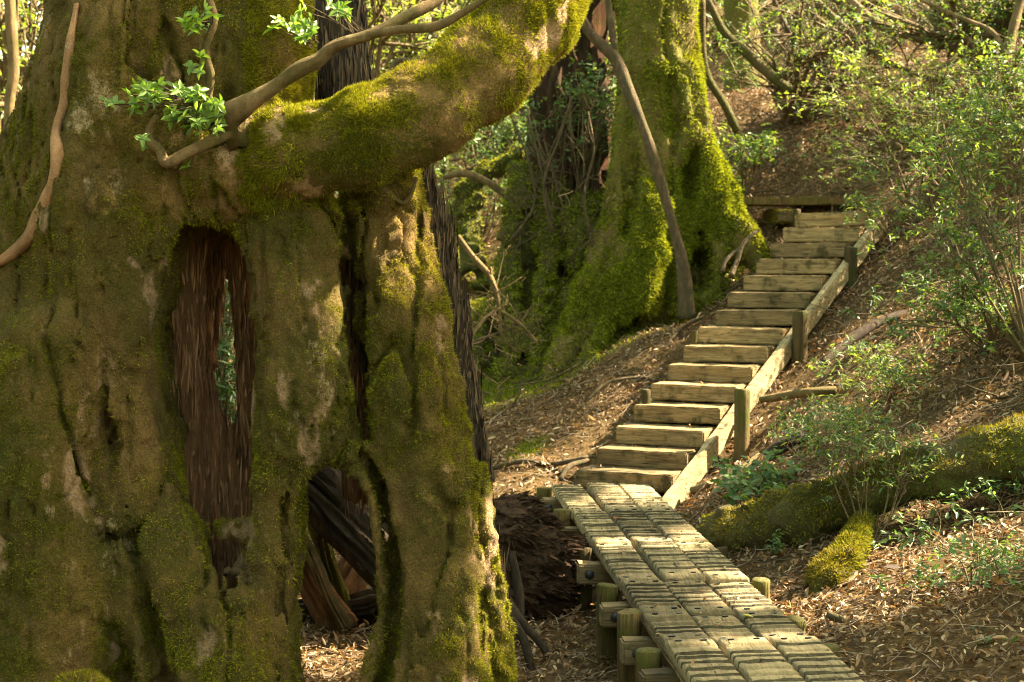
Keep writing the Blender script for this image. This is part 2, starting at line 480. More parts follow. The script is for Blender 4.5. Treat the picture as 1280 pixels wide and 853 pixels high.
M['leaf_mid'] = leaf_mat('shrub_leaves', [(.03, .07, .022), (.065, .12, .034), (.115, .17, .045), (.21, .245, .06)], .42, .5, (1.7, 1.6, .45), .3)
M['leaf_cool'] = leaf_mat('cool_green_leaves', [(.045, .085, .026), (.08, .135, .036), (.13, .19, .05)], .35, .5, (1.6, 1.6, .5), .3)
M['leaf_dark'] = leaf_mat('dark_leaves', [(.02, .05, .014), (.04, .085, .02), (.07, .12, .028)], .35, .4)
M['leaf_yellow'] = leaf_mat('sunny_leaves', [(.10, .14, .02), (.17, .20, .03), (.23, .25, .05), (.13, .17, .03)], .45, .5)

# ------------------------------------------------------------------ sun direction (towards the sun)
S = nrm(np.array([.70, .20, .70]))

# ------------------------------------------------------------------ ground
cp = [W(*a) for a in [(650, 600, 11.3), (650, 500, 13), (850, 405, 13.9), (740, 470, 13.0), (928, 572, 11.2), (1000, 452, 12.2), (1065, 354, 13.0),
      (420, 800, 8.2), (1060, 800, 6.8), (900, 718, 8.6), (1000, 610, 9.7), (1280, 800, 6.5), (1280, 620, 8.5), (1280, 450, 10.2), (1280, 300, 12),
      (1110, 430, 11.5), (1000, 272, 15), (940, 285, 14.9), (1000, 150, 17.5), (1100, 60, 20), (900, 120, 18.5), (1280, 150, 15.5), (1280, 0, 20), (560, 270, 21), (450, 120, 30),
      (100, 200, 30), (610, 495, 13.9), (690, 480, 13.5), (560, 440, 15), (850, 375, 14.4), (800, 420, 13.4), (760, 60, 28)]]
cp += [np.array(a, float) for a in [(.45, 7.7, -.42), (.35, 6, -.5), (.25, 9, -.42), (.15, 10.2, -.26), (-.8, 6.5, -.58), (-2, 6.5, -.5), (-2.5, 9, -.4), (-2, 12, -.2),
      (-3, 14, 0), (0, 0, -.25), (3, 1, .1), (-4, 0, -.3), (1.4, 3.5, -.2), (-10, 40, 6.5), (10, 40, 14), (0, 40, 10), (-12, 10, -.3), (12, 8, 4.6), (11, 0, 3), (13, 20, 8), (-12, 25, 2.5)]]
cp = np.array(cp)
def _K(a, b): return np.linalg.norm(a[:, None, :2] - b[None, :, :2], axis=2)
_n = len(cp)
_A = np.zeros((_n + 3, _n + 3)); _A[:_n, :_n] = _K(cp, cp) - np.eye(_n) * .05
_A[:_n, _n] = 1; _A[:_n, _n + 1:] = cp[:, :2]; _A[_n:, :_n] = _A[:_n, _n:].T
_w = np.linalg.solve(_A, np.concatenate([cp[:, 2], np.zeros(3)]))
STAIR0, STAIR_STEP = W(824, 535, 11.3), (W(1010, 304, 13.4) - W(824, 535, 11.3)) / 10
def hbase(xy):
    xy = np.asarray(xy, float)
    q = np.stack([np.clip(xy[:, 0], -14, 15), np.clip(xy[:, 1], -2, 42)], 1)
    out = np.empty(len(q))
    for i in range(0, len(q), 20000):
        s_ = q[i:i + 20000]
        k = np.linalg.norm(s_[:, None] - cp[None, :, :2], axis=2)
        out[i:i + 20000] = k @ _w[:_n] + _w[_n] + s_ @ _w[_n + 1:]
    # cut the bank back a little under the stair so that every step stays clear of the soil
    hd = STAIR_STEP[:2]; L2 = hd @ hd
    rel = q - STAIR0[:2]
    tt = np.clip(rel @ hd / L2, -3, 12.5)
    lim = STAIR0[2] + STAIR_STEP[2] * tt - .30
    dist = np.linalg.norm(rel - tt[:, None] * hd, axis=1)
    wgt = np.exp(-(dist / .55) ** 4)
    return out + wgt * np.minimum(np.maximum(lim - out, -2), .0) + wgt * .75 * np.maximum(np.minimum(lim - out, 1), 0)
def hgt(xy):
    xy = np.asarray(xy, float)
    p = np.concatenate([xy, np.zeros((len(xy), 1))], 1)
    return hbase(xy) + .05 * fbm(p, 1.3, 3, 3) + .022 * fbm(p, 6, 3, 8)
def moss_w(xy):
    xy = np.asarray(xy, float)
    p = np.concatenate([xy, np.zeros((len(xy), 1))], 1)
    m = np.zeros(len(xy))
    for px, py, d, r in [(690, 470, 13.6, .45), (640, 480, 13.9, .7), (570, 470, 14.5, 1.3), (760, 400, 14.1, .5), (660, 560, 11.9, .16), (850, 375, 14.4, .5), (640, 470, 15.5, 1.4)]:
        c = W(px, py, d)
        m = np.maximum(m, np.clip(1.4 - np.linalg.norm(xy - c[:2], axis=1) / r, 0, 1))
    return np.clip(m * 1.3 + .7 * fbm(p, 4, 3, 21) * (m > 0), 0, 1)

def graded(lo, hi, st, out):
    c = list(np.arange(lo, hi + st, st))
    s_ = st; a = [c[-1]]
    while a[-1] < out: s_ *= 1.35; a.append(a[-1] + s_)
    s_ = st; b = [c[0]]
    while b[-1] > -out: s_ *= 1.35; b.append(b[-1] - s_)
    return np.array(b[:0:-1] + c + a[1:])
gx, gy = graded(-5, 8, .055, 250), graded(3.5, 22, .055, 250)
XX, YY = np.meshgrid(gx, gy, indexing='ij')
xy = np.stack([XX.ravel(), YY.ravel()], 1)
gz = hgt(xy)
nx_, ny_ = len(gx), len(gy)
ii = (np.arange(nx_ - 1)[:, None] * ny_ + np.arange(ny_ - 1)[None]).ravel()
gq = np.stack([ii, ii + ny_, ii + ny_ + 1, ii + 1], 1)
ground = mk('ground', np.column_stack([xy, gz]), gq, M['ground'], attr={'moss': moss_w(xy)})
tag(ground, kind='structure')

def gpt(x, y, dz=0): return np.array([x, y, hgt(np.array([[x, y]]))[0] + dz])

def in_view(P, mx=80, my=80):
    q = P - CAM
    dep = q[:, 1] * CP - q[:, 2] * SP
    up = q[:, 1] * SP + q[:, 2] * CP
    sx = CX + F * q[:, 0] / dep; sy = CY - F * up / dep
    return (dep > 1) & (sx > -mx) & (sx < 1280 + mx) & (sy > -my) & (sy < 853 + my)

# ------------------------------------------------------------------ big hollow tree on the left
tree_base = gpt(-1.1, 6.9)
tree = thing('hollow_tree', 'huge mossy hollow tree trunk with arched root openings and one thick bent limb', 'tree', tree_base)
CH = {  # part -> chains of (px, py, depth, radius px)
 'trunk': [
  [(222, -190, 6.95, 165), (222, 30, 6.9, 150), (185, 170, 6.85, 150), (100, 330, 6.8, 128), (75, 520, 6.72, 146), (60, 720, 6.62, 178), (50, 900, 6.6, 215)],
  [(300, -60, 6.75, 85), (305, 80, 6.7, 80), (300, 200, 6.62, 78)],
  [(150, 60, 6.5, 60), (120, 260, 6.4, 66), (150, 420, 6.38, 56), (165, 520, 6.36, 44)],
  [(60, 440, 6.3, 60), (40, 620, 6.2, 60), (80, 760, 6.15, 52), (60, 900, 6.1, 70)],
  [(190, 220, 6.45, 60), (200, 300, 6.42, 38)]],
 'buttress': [
  [(165, 470, 6.45, 44), (178, 570, 6.4, 50), (212, 690, 6.3, 56), (260, 780, 6.22, 66), (285, 900, 6.15, 80)],
  [(150, 640, 6.25, 30), (175, 740, 6.2, 30), (180, 900, 6.15, 44)]],
 'root_column': [
  [(335, 215, 6.55, 72), (362, 290, 6.42, 62), (378, 390, 6.36, 55), (381, 480, 6.32, 56), (372, 540, 6.32, 50), (352, 600, 6.32, 33), (344, 690, 6.32, 26), (342, 790, 6.3, 32), (335, 900, 6.25, 50)],
  [(366, 590, 6.5, 20), (362, 680, 6.5, 19), (360, 780, 6.5, 20), (358, 900, 6.5, 26)],
  [(395, 525, 6.34, 44), (432, 558, 6.34, 27), (464, 606, 6.33, 21), (476, 680, 6.32, 20), (480, 760, 6.4, 26), (452, 850, 6.33, 34), (440, 910, 6.3, 44)]],
 'root_buttress': [
  [(470, 170, 6.8, 50), (482, 280, 6.62, 52), (500, 390, 6.5, 60), (514, 490, 6.45, 64), (530, 600, 6.42, 64), (540, 720, 6.38, 62), (545, 900, 6.32, 76)],
  [(455, 330, 6.5, 20), (480, 370, 6.42, 30), (520, 430, 6.38, 30), (545, 520, 6.38, 26), (556, 640, 6.35, 26)],
  [(470, 560, 6.4, 26), (492, 700, 6.34, 26), (502, 900, 6.28, 34)]],
 'limb': [
  [(215, 235, 6.5, 60), (290, 215, 6.35, 55), (370, 190, 6.25, 53), (450, 176, 6.25, 55), (530, 143, 6.32, 54), (605, 88, 6.45, 56), (662, 20, 6.6, 58), (705, -70, 6.8, 56), (735, -190, 7.1, 52)]],
 'root_rung': [[(262, 664, 6.46, 11), (316, 663, 6.41, 11)], [(272, 724, 6.48, 10), (320, 697, 6.43, 10)]],
 'bark_column': [
  [(596, 590, 6.62, 12), (606, 670, 6.58, 17), (613, 760, 6.54, 19), (617, 900, 6.5, 26)]],
 'rear_trunk': [
  [(120, -100, 7.35, 50), (92, 40, 7.3, 38), (52, 170, 7.25, 44), (0, 320, 7.2, 62), (-40, 520, 7.1, 80), (-60, 900, 7.0, 120)]]}
KB = {'trunk': .09, 'limb': .07, 'bark_column': .02, 'rear_trunk': .03}
fl = Field((-2.5, 5.45, -.8), (.62, 7.85, 2.75), .0135)
fl_parts = list(CH)
for p in fl_parts:
    for c in CH[p]: fl.chain(c, KB.get(p, .05))
RUNGS = [[(225, 668, 6.5, 15), (275, 663, 6.45, 10), (305, 664, 6.42, 10), (342, 656, 6.36, 14)], [(250, 742, 6.5, 13), (285, 714, 6.47, 9), (312, 700, 6.44, 9), (345, 684, 6.38, 11)]]
# crook above the limb, slit between the columns, hollows and creases
fl.carve_chain([(275, 150, 6.2, 20), (300, 175, 6.15, 12)], .06)
fl.carve_chain([(434, 280, 6.4, 13), (440, 360, 6.35, 17), (447, 470, 6.3, 17), (458, 548, 6.3, 13)], .012, (1, .2, 1))
fl.carve_chain([(252, 300, 6.5, 26), (264, 330, 6.5, 52), (262, 420, 6.5, 64), (268, 520, 6.5, 63), (283, 610, 6.5, 50), (293, 668, 6.5, 34), (298, 720, 6.5, 24), (304, 775, 6.5, 12)], .02, (1, .3, 1))
fl.carve_chain([(415, 634, 6.3, 47), (417, 700, 6.3, 51), (416, 770, 6.3, 55), (405, 860, 6.3, 42)], .02, (1, .3, 1))
fl.carve_chain([(290, 690, 6.4, 14), (300, 740, 6.4, 6)], .02, (1, .4, 1))
fl.carve_chain([(130, 768, 5.98, 12), (130, 860, 5.95, 32)], .02, (1, .3, 1))
fl.carve_chain([(122, 495, 6.15, 8), (130, 560, 6.15, 14), (138, 600, 6.15, 6)], .012, (1, .22, 1))
fl.carve_chain([(150, 640, 6.12, 5), (166, 700, 6.1, 8), (180, 770, 6.05, 12), (200, 860, 6.0, 17)], .01, (1, .22, 1))
fl.carve_chain([(590, 560, 6.5, 5), (597, 660, 6.46, 5), (598, 760, 6.42, 6), (590, 900, 6.38, 8)], .012, (1, .35, 1))
fl.carve_chain([(452, 565, 6.28, 7), (478, 620, 6.28, 9), (493, 720, 6.26, 9), (488, 800, 6.24, 9), (474, 870, 6.22, 11)], .008, (1, .2, 1))
fl.carve_chain([(288, 60, 6.3, 10), (284, 120, 6.25, 15)], .03)
fl.carve_chain([(180, 190, 6.3, 8), (185, 215, 6.3, 5)], .03)
fl.carve_chain([(356, 600, 6.28, 3), (354, 680, 6.28, 5), (351, 780, 6.28, 6), (347, 880, 6.26, 8)], .008, (1, .25, 1))
for c in RUNGS: fl.chain(c, .03)
def bark_folds(P):
    c1 = np.abs(fbm(P + .06 * fbm(P, 4, 2, 12)[:, None], (4.2, 4.2, .75), 2, 14))
    c2 = np.abs(fbm(P, (9, 9, 1.9), 2, 17))
    lim_ = np.clip((P[:, 0] - W(300, 0, 6.3)[0]) / .15, 0, 1) * np.clip((P[:, 2] - W(0, 262, 6.3)[2]) / .08, 0, 1)
    return (1 - .55 * lim_) * (.032 * fbm(P, (4, 4, 1.6), 3, 1) + .017 * fbm(P, (13, 13, 8), 3, 5) + .013 * fbm(P, (34, 34, 24), 2, 9)
            + (1 - .8 * lim_) * .075 * np.maximum(1 - c1 / .075, 0) ** 1.4 + .026 * np.maximum(1 - c2 / .09, 0) - .012 * np.maximum(fbm(P, (22, 22, 14), 2, 33) - .15, 0) * 2)
fl.noise(bark_folds, .16)
V1, Q1 = fl.mesh()
def seg_part(C):
    """which limb of the tree a point belongs to"""
    best = np.full(len(C), 1e9); who = np.zeros(len(C), int)
    for i, p in enumerate(fl_parts):
        for ch in CH[p]:
            Pp = [(W(x, y, d), R(r, d)) for x, y, d, r in ch]
            for (a, ra), (b, rb) in zip(Pp[:-1], Pp[1:]):
                ab = b - a; tt = np.clip(((C - a) @ ab) / (ab @ ab), 0, 1)
                dd = np.linalg.norm(C - a - tt[:, None] * ab, axis=1) - (ra + (rb - ra) * tt)
                m = dd < best; best[m] = dd[m]; who[m] = i
    return who
def pale_of(P):
    a = fbm(P, (3.6, 3.6, 2.0), 6, 77, .66)
    return np.clip((a - .25) / .08, 0, 1)
PALE = pale_of(V1)
who = seg_part(V1[Q1].mean(1))
for i, p in enumerate(fl_parts):
    q = Q1[who == i]
    if not len(q): continue
    u, inv = np.unique(q, return_inverse=True)
    mat = {'limb': M['limb']}.get(p, M['trunk'])
    mk(p, V1[u], inv.reshape(q.shape), mat, tree, attr={'pale': PALE[u]})
def facing(C, N, lim=-.3):
    return (N * nrm(CAM - C)).sum(1) > lim
def dens_tree(C, N):
    n = fbm(C, 2.1, 4, 41)
    w = np.clip((n + .30) * 2.2, .16, 1) * (.6 + .4 * np.clip(N[:, 2] + .4, 0, 1))
    return w * facing(C, N) * np.clip((fbm(C, 11, 2, 44) + .4) * 2, .3, 1) * (1 - .93 * pale_of(C)) * np.where((C[:, 0] > W(330, 0, 6.3)[0]) & (C[:, 2] > W(0, 250, 6.3)[2]) & (N[:, 2] < -.42 + .9 * fbm(C, 3.5, 3, 61)), .12, 1)
_dt = dens_tree
def dens_tree(C, N):
    on = (C[:, 0] > W(300, 0, 6.3)[0]) & (C[:, 2] > W(0, 262, 6.3)[2])
    return _dt(C, N) * np.where(on, 4.0, 1)
P, N = scatter(V1, Q1, 1150000, dens_tree)
Lb = .0098 * (.55 + 1.1 * np.clip(fbm(P, 12, 3, 47) + .5, 0, 1)) * rng.uniform(.5, 1.45, len(P))
gm = ((N[:, 2] > .2) & (P[:, 0] > W(300, 0, 6.4)[0]) & (fbm(P, 3, 2, 51) > -.3)) | (fbm(P, 1.7, 3, 55) > .17)
onl = (P[:, 0] > W(300, 0, 6.3)[0]) & (P[:, 2] > W(0, 262, 6.3)[2])
gm = gm | (onl & (fbm(P, 3, 2, 52) > -.15))
Lb = Lb * np.where(gm, 1.35, 1) * np.where(onl, 1.25, 1)
bV, bF = blades(P, N, Lb, .0046, 1.1, .25)
tag(mk('moss', bV, bF[~gm], M['moss'], tree, smooth=False), kind='stuff')
tag(mk('green_moss', bV, bF[gm], M['mossgreen'], tree, smooth=False), kind='stuff')

# old dead cedar shell behind the right side
fd = Field((-1.15, 6.5, -.8), (.35, 7.75, 2.9), .016)
for ch in [[(405, -120, 7.25, 36), (416, 40, 7.15, 32), (436, 130, 7.1, 34), (490, 215, 7.02, 42), (524, 300, 6.95, 40), (550, 400, 6.9, 36), (568, 500, 6.86, 31), (586, 600, 6.82, 27), (600, 720, 6.8, 26), (612, 900, 6.8, 30)],
           [(470, 250, 7.1, 40), (500, 400, 7.0, 50), (530, 560, 6.95, 40)]]:
    fd.chain(ch, .04)
fd.noise(lambda P: .05 * fbm(P, (15, 15, 1.4), 3, 61) + .04 * np.abs(fbm(P, (34, 34, 4), 3, 66)) - .012 + .01 * fbm(P, 40, 2, 68), .15)
Vd, Qd = fd.mesh()
mk('dead_bark', Vd, Qd, M['deadbark'], tree)
# red heartwood inside the hollow
fh = Field((-1.75, 6.45, -.8), (-.3, 7.5, 1.75), .0125)
for ch in [[(238, 265, 6.86, 24), (230, 380, 6.82, 20), (230, 470, 6.84, 20), (240, 540, 6.9, 22)], [(236, 265, 7.0, 28), (230, 380, 6.98, 22), (232, 470, 6.98, 24), (256, 560, 7.0, 36), (296, 650, 7.02, 40), (300, 800, 7.05, 40)],
           [(292, 270, 7.05, 22), (304, 380, 7.05, 16), (318, 480, 7.05, 15), (322, 600, 7.05, 22), (330, 800, 7.05, 24)],
           [(262, 560, 7.12, 20), (250, 640, 7.12, 34), (262, 760, 7.1, 40)],
           [(430, 270, 7.1, 26), (445, 420, 7.1, 30), (455, 600, 7.1, 24)],
           [(268, 262, 7.22, 24), (262, 330, 7.22, 22), (250, 420, 7.2, 18), (244, 520, 7.2, 16)],
           [(200, 360, 6.9, 22), (212, 520, 6.9, 22), (236, 660, 6.85, 22)]]:
    fh.chain(ch, .03)
fh.noise(lambda P: .055 * fbm(P, (15, 15, 1.6), 3, 71) + .07 * np.abs(fbm(P, (34, 34, 3.0), 2, 76)) - .018 + .008 * fbm(P, 40, 2, 78), .15)
Vh, Qh = fh.mesh()
mk('heartwood', Vh, Qh, M['heart'], tree)
def fibres(name, V, Q, n, L0, L1, w0, w1, mat, parent, lean=.12, out=.12):
    P, N = scatter(V, Q, n, lambda C, N: facing(C, N, -.2) * (np.abs(N[:, 2]) < .8) + 1e-6)
    D = nrm(np.array([0, 0, 1.0]) * np.where(rng.random(n) < .5, 1, -1)[:, None] + rng.normal(size=(n, 3)) * lean + N * out)
    lv, lq = leaves(P + N * .002, D, nrm(N + rng.normal(size=P.shape) * .35), rng.uniform(L0, L1, n), rng.uniform(w0, w1, n), rng.uniform(-.4, .4, n)[:, None], .06)
    return tag(mk(name, lv, lq, mat, parent), kind='stuff')
fibres('wood_fibres', Vh, Qh, 6500, .03, .16, .004, .013, M['fibre_red'], tree, .07, .01)
fibres('bark_flakes', Vd, Qd, 6500, .03, .14, .005, .016, M['fibre_dark'], tree, .08, .01)
# peeling bark strip
from mathutils.bvhtree import BVHTree
_bvh = BVHTree.FromPolygons([Vector(v) for v in V1], [list(map(int, q)) for q in Q1])
def surf(px, py, lift=.01):
    d = nrm(W(px, py, 5.0) - CAM)
    h = _bvh.ray_cast(Vector(CAM), Vector(d))
    return np.array(h[0]) - d * lift if h[0] is not None else W(px, py, 6.5)
G = Geo()
sp3 = [(96, 5, 4), (90, 45, 5), (84, 90, 6.5), (80, 130, 5), (70, 165, 5), (72, 200, 7), (62, 240, 7), (44, 285, 9), (18, 315, 8), (-15, 335, 6)]
SS_ = spline(np.array([list(surf(x, y)) + [R(r, 6.4)] for x, y, r in sp3]), 7)
tube(G, SS_[:, :3], SS_[:, 3], 12, .5, 5, True, .6, 4)
G.build('bark_strip', M['peel'], tree)

# ------------------------------------------------------------------ leafy branch growing from the crook of the limb
eb = W(285, 165, 6.2)
epi = thing('rhododendron_branch', 'pale gnarled branch with bright fresh leaf rosettes growing from the crook of the thick limb', 'shrub', eb)
G = Geo()
px_tube(G, [(300, 168, 6.22, 22), (288, 148, 6.14, 15), (306, 131, 6.1, 12), (338, 112, 6.1, 9.5), (375, 86, 6.1, 9), (398, 74, 6.11, 8), (420, 57, 6.12, 8), (465, 43, 6.15, 7), (505, 22, 6.2, 6.5), (545, 2, 6.25, 6), (580, -30, 6.3, 5)], 9, 14, .35, 7, .5)
G.build('branch', M['branch'], epi)
G = Geo()
px_tube(G, [(455, 45, 6.14, 5.5), (500, 37, 6.1, 5.5), (545, 33, 6.08, 6), (580, 15, 6.06, 5), (620, -10, 6.05, 4)], 6, 8, .12, 8)
G.build('branch', M['branch'], epi)
G = Geo()
px_tube(G, [(286, 150, 6.16, 9), (262, 128, 6.12, 6), (264, 95, 6.1, 5), (257, 62, 6.1, 4.5), (268, 25, 6.1, 5), (258, -10, 6.1, 4)], 6, 8, .2, 9)
px_tube(G, [(262, 128, 6.12, 4), (252, 80, 6.1, 2), (250, 45, 6.08, 1.5)], 5, 6, .1, 10)
G.build('branch', M['branch'], epi)
G = Geo()
px_tube(G, [(288, 165, 6.16, 9), (262, 178, 6.08, 7), (236, 190, 6.04, 7), (208, 204, 6.02, 7), (200, 188, 6.02, 6), (186, 176, 6.02, 6), (188, 160, 6.02, 5), (196, 145, 6.0, 4)], 6, 9, .2, 11)
G.build('branch', M['branch'], epi)
def rosette(c, n, L, wd, up):
    up = nrm(up); a = nrm(np.cross(up, [.3, .9, .2])); b = np.cross(up, a)
    th = np.linspace(0, 2 * math.pi, n, endpoint=False) + rng.random() * 6
    el = rng.uniform(.0, .5, n)
    D = a * np.cos(th)[:, None] + b * np.sin(th)[:, None]
    D = D * np.cos(el)[:, None] + up * np.sin(el)[:, None]
    return np.repeat(c[None], n, 0), D, np.repeat(up[None], n, 0), L * rng.uniform(.65, 1.15, n), wd * rng.uniform(.8, 1.15, n)
def rosettes(centres, n, L, wd, updir, jit=.5):
    A = [rosette(c, int(rng.integers(n - 1, n + 2)), L, wd, nrm(np.array(updir) + rng.normal(size=3) * jit)) for c in centres]
    return [np.concatenate([a[i] for a in A]) for i in range(5)]
cl = []; twg = Geo()
for (px, py, d, n, sx, sy, hub) in [(210, 122, 6.0, 34, 50, 18, (255, 130)), (245, 140, 5.98, 18, 32, 20, (258, 132)), (255, 155, 5.98, 8, 22, 10, (255, 160)), (140, 130, 6.0, 2, 10, 6, (190, 140)), (187, 178, 5.98, 2, 10, 4, (190, 175)), (235, 211, 6.0, 1, 2, 2, (245, 190)),
                               (248, 25, 6.06, 14, 18, 12, (258, 30)), (368, 35, 6.15, 14, 26, 12, (392, 55)), (252, 68, 6.06, 1, 3, 3, (258, 75)), (245, 88, 6.06, 2, 8, 8, (260, 95)), (400, 8, 6.2, 5, 28, 10, (440, 40)), (425, 12, 6.3, 4, 10, 8, (450, 40))]:
    for k in range(n):
        c = W(px + rng.uniform(-sx, sx), py + rng.uniform(-sy, sy), d + rng.uniform(-.1, .1))
        cl.append(c)
        h = W(hub[0] + rng.normal() * 5, hub[1] + rng.normal() * 4, d + .06)
        mid = (c + h) / 2 + rng.normal(size=3) * .008
        tube(twg, spline(np.array([h, mid, c]), 3), .0022, 4)
tag(twg.build('twig_spray', M['graytwig'], epi), kind='stuff')
A = rosettes(cl, 5, .044, .023, (-.1, -.6, .8), .7)
A[1] = nrm(A[1] + rng.normal(size=A[1].shape) * .25)
lv, lq = leaves(*A, .45, rng.uniform(-.1, .6, len(A[0]))[:, None])
mk('foliage', lv, lq, M['leaf_bright'], epi)

# ------------------------------------------------------------------ wood seen through the arch
lg = thing('leaning_deadwood', 'dark broken log leaning behind the arch of the hollow tree', 'log', W(410, 640, 8.4))
G = Geo()
px_tube(G, [(310, 530, 8.5, 24), (350, 570, 8.5, 30), (395, 608, 8.45, 32), (440, 655, 8.4, 32), (500, 720, 8.35, 34), (540, 775, 8.35, 36)], 12, 64, .2, 13, .7, 7)
G.build('log', M['deadbark'], lg)
sp_ = thing('splintered_root', 'sunlit splintered red root standing behind the arch beside the leaf litter', 'root', W(395, 775, 8.6))
for pts, mt in [([(345, 640, 8.55, 8), (370, 690, 8.5, 13), (392, 735, 8.5, 15), (425, 790, 8.5, 20)], 'heart'), ([(372, 655, 8.4, 3), (392, 700, 8.35, 6), (410, 745, 8.35, 7), (432, 785, 8.4, 8)], 'branch'), ([(395, 640, 8.7, 11), (408, 700, 8.65, 10), (424, 750, 8.6, 11), (430, 790, 8.6, 14)], 'mossbark'),
           ([(490, 640, 8.9, 16), (446, 705, 8.8, 18), (415, 760, 8.7, 22)], 'heart'), ([(340, 775, 8.7, 14), (380, 770, 8.7, 17), (430, 768, 8.65, 18), (470, 760, 8.7, 20), (520, 770, 8.7, 18)], 'deadbark')]:
    G = Geo(); px_tube(G, pts, 10, 64, .25, int(pts[0][0]), 1.0, 7)
    G.build('root', M[mt], sp_)

stn = thing('mossy_stone', 'small round mossy stone lying at the foot of the hollow tree', 'stone', W(105, 855, 5.75))
fm_ = Field(W(105, 862, 5.75) - .25, W(105, 862, 5.75) + .25, .012)
fm_.cone(W(95, 868, 5.75), W(118, 866, 5.75), .075, .07, .03); fm_.noise(lambda P: .03 * fbm(P, 14, 3, 171), .1)
Vm, Qm = fm_.mesh(); mk('stone', Vm, Qm, M['trunk'], stn)
P, N = scatter(Vm, Qm, 6000); bv, bf = blades(P, N, .018, .007, .9, .2); tag(mk('moss', bv, bf, M['mossgreen'], stn, smooth=False), kind='stuff')

# rotten stump beside the boardwalk
sb = gpt(*(W(672, 760, 8.9)[:2]))
stump = thing('rotten_stump', 'dark shaggy rotten stump of crumbling wood beside the boardwalk', 'stump', sb)
fs = Field(sb + [-.5, -.5, -.2], sb + [.55, .5, .9], .016)
fs.cone(W(655, 675, 8.9), W(660, 760, 8.9), .17, .18, .05)
fs.cone(W(690, 690, 8.8), W(672, 740, 8.8), .13, .17, .05)
fs.cone(W(640, 640, 9.0), W(640, 700, 9.0), .1, .2, .05)
fs.noise(lambda P: .06 * fbm(P, (6, 6, 14), 3, 81) + .05 * np.abs(fbm(P, (14, 14, 50), 2, 83)) - .02, .2)
Vs, Qs = fs.mesh()
mk('stump_core', Vs, Qs, M['rot'], stump)
P, N = scatter(Vs, Qs, 5200)
dr = nrm(N * .35 + np.array([.75, -.1, -.3]) + rng.normal(size=P.shape) * .22)
lv, lq = leaves(P - N * .012, dr, nrm(N + rng.normal(size=P.shape) * .4), rng.uniform(.03, .11, len(P)), rng.uniform(.012, .03, len(P)), .2, .1)
mk('splinters', lv, lq, M['rot'], stump)
for pts in [[(612, 700, 8.0, 8), (632, 760, 7.9, 7), (655, 800, 7.8, 6), (668, 850, 7.7, 5)], [(628, 740, 8.1, 6), (650, 775, 8.0, 6), (682, 815, 7.9, 5), (676, 850, 7.8, 4)], [(640, 690, 8.3, 5), (650, 760, 8.2, 6), (640, 830, 8.1, 7)]]:
    G = Geo(); px_tube(G, pts, 7, 7, .3, int(pts[0][0]))
    G.build('root', M['deadbark'], stump)

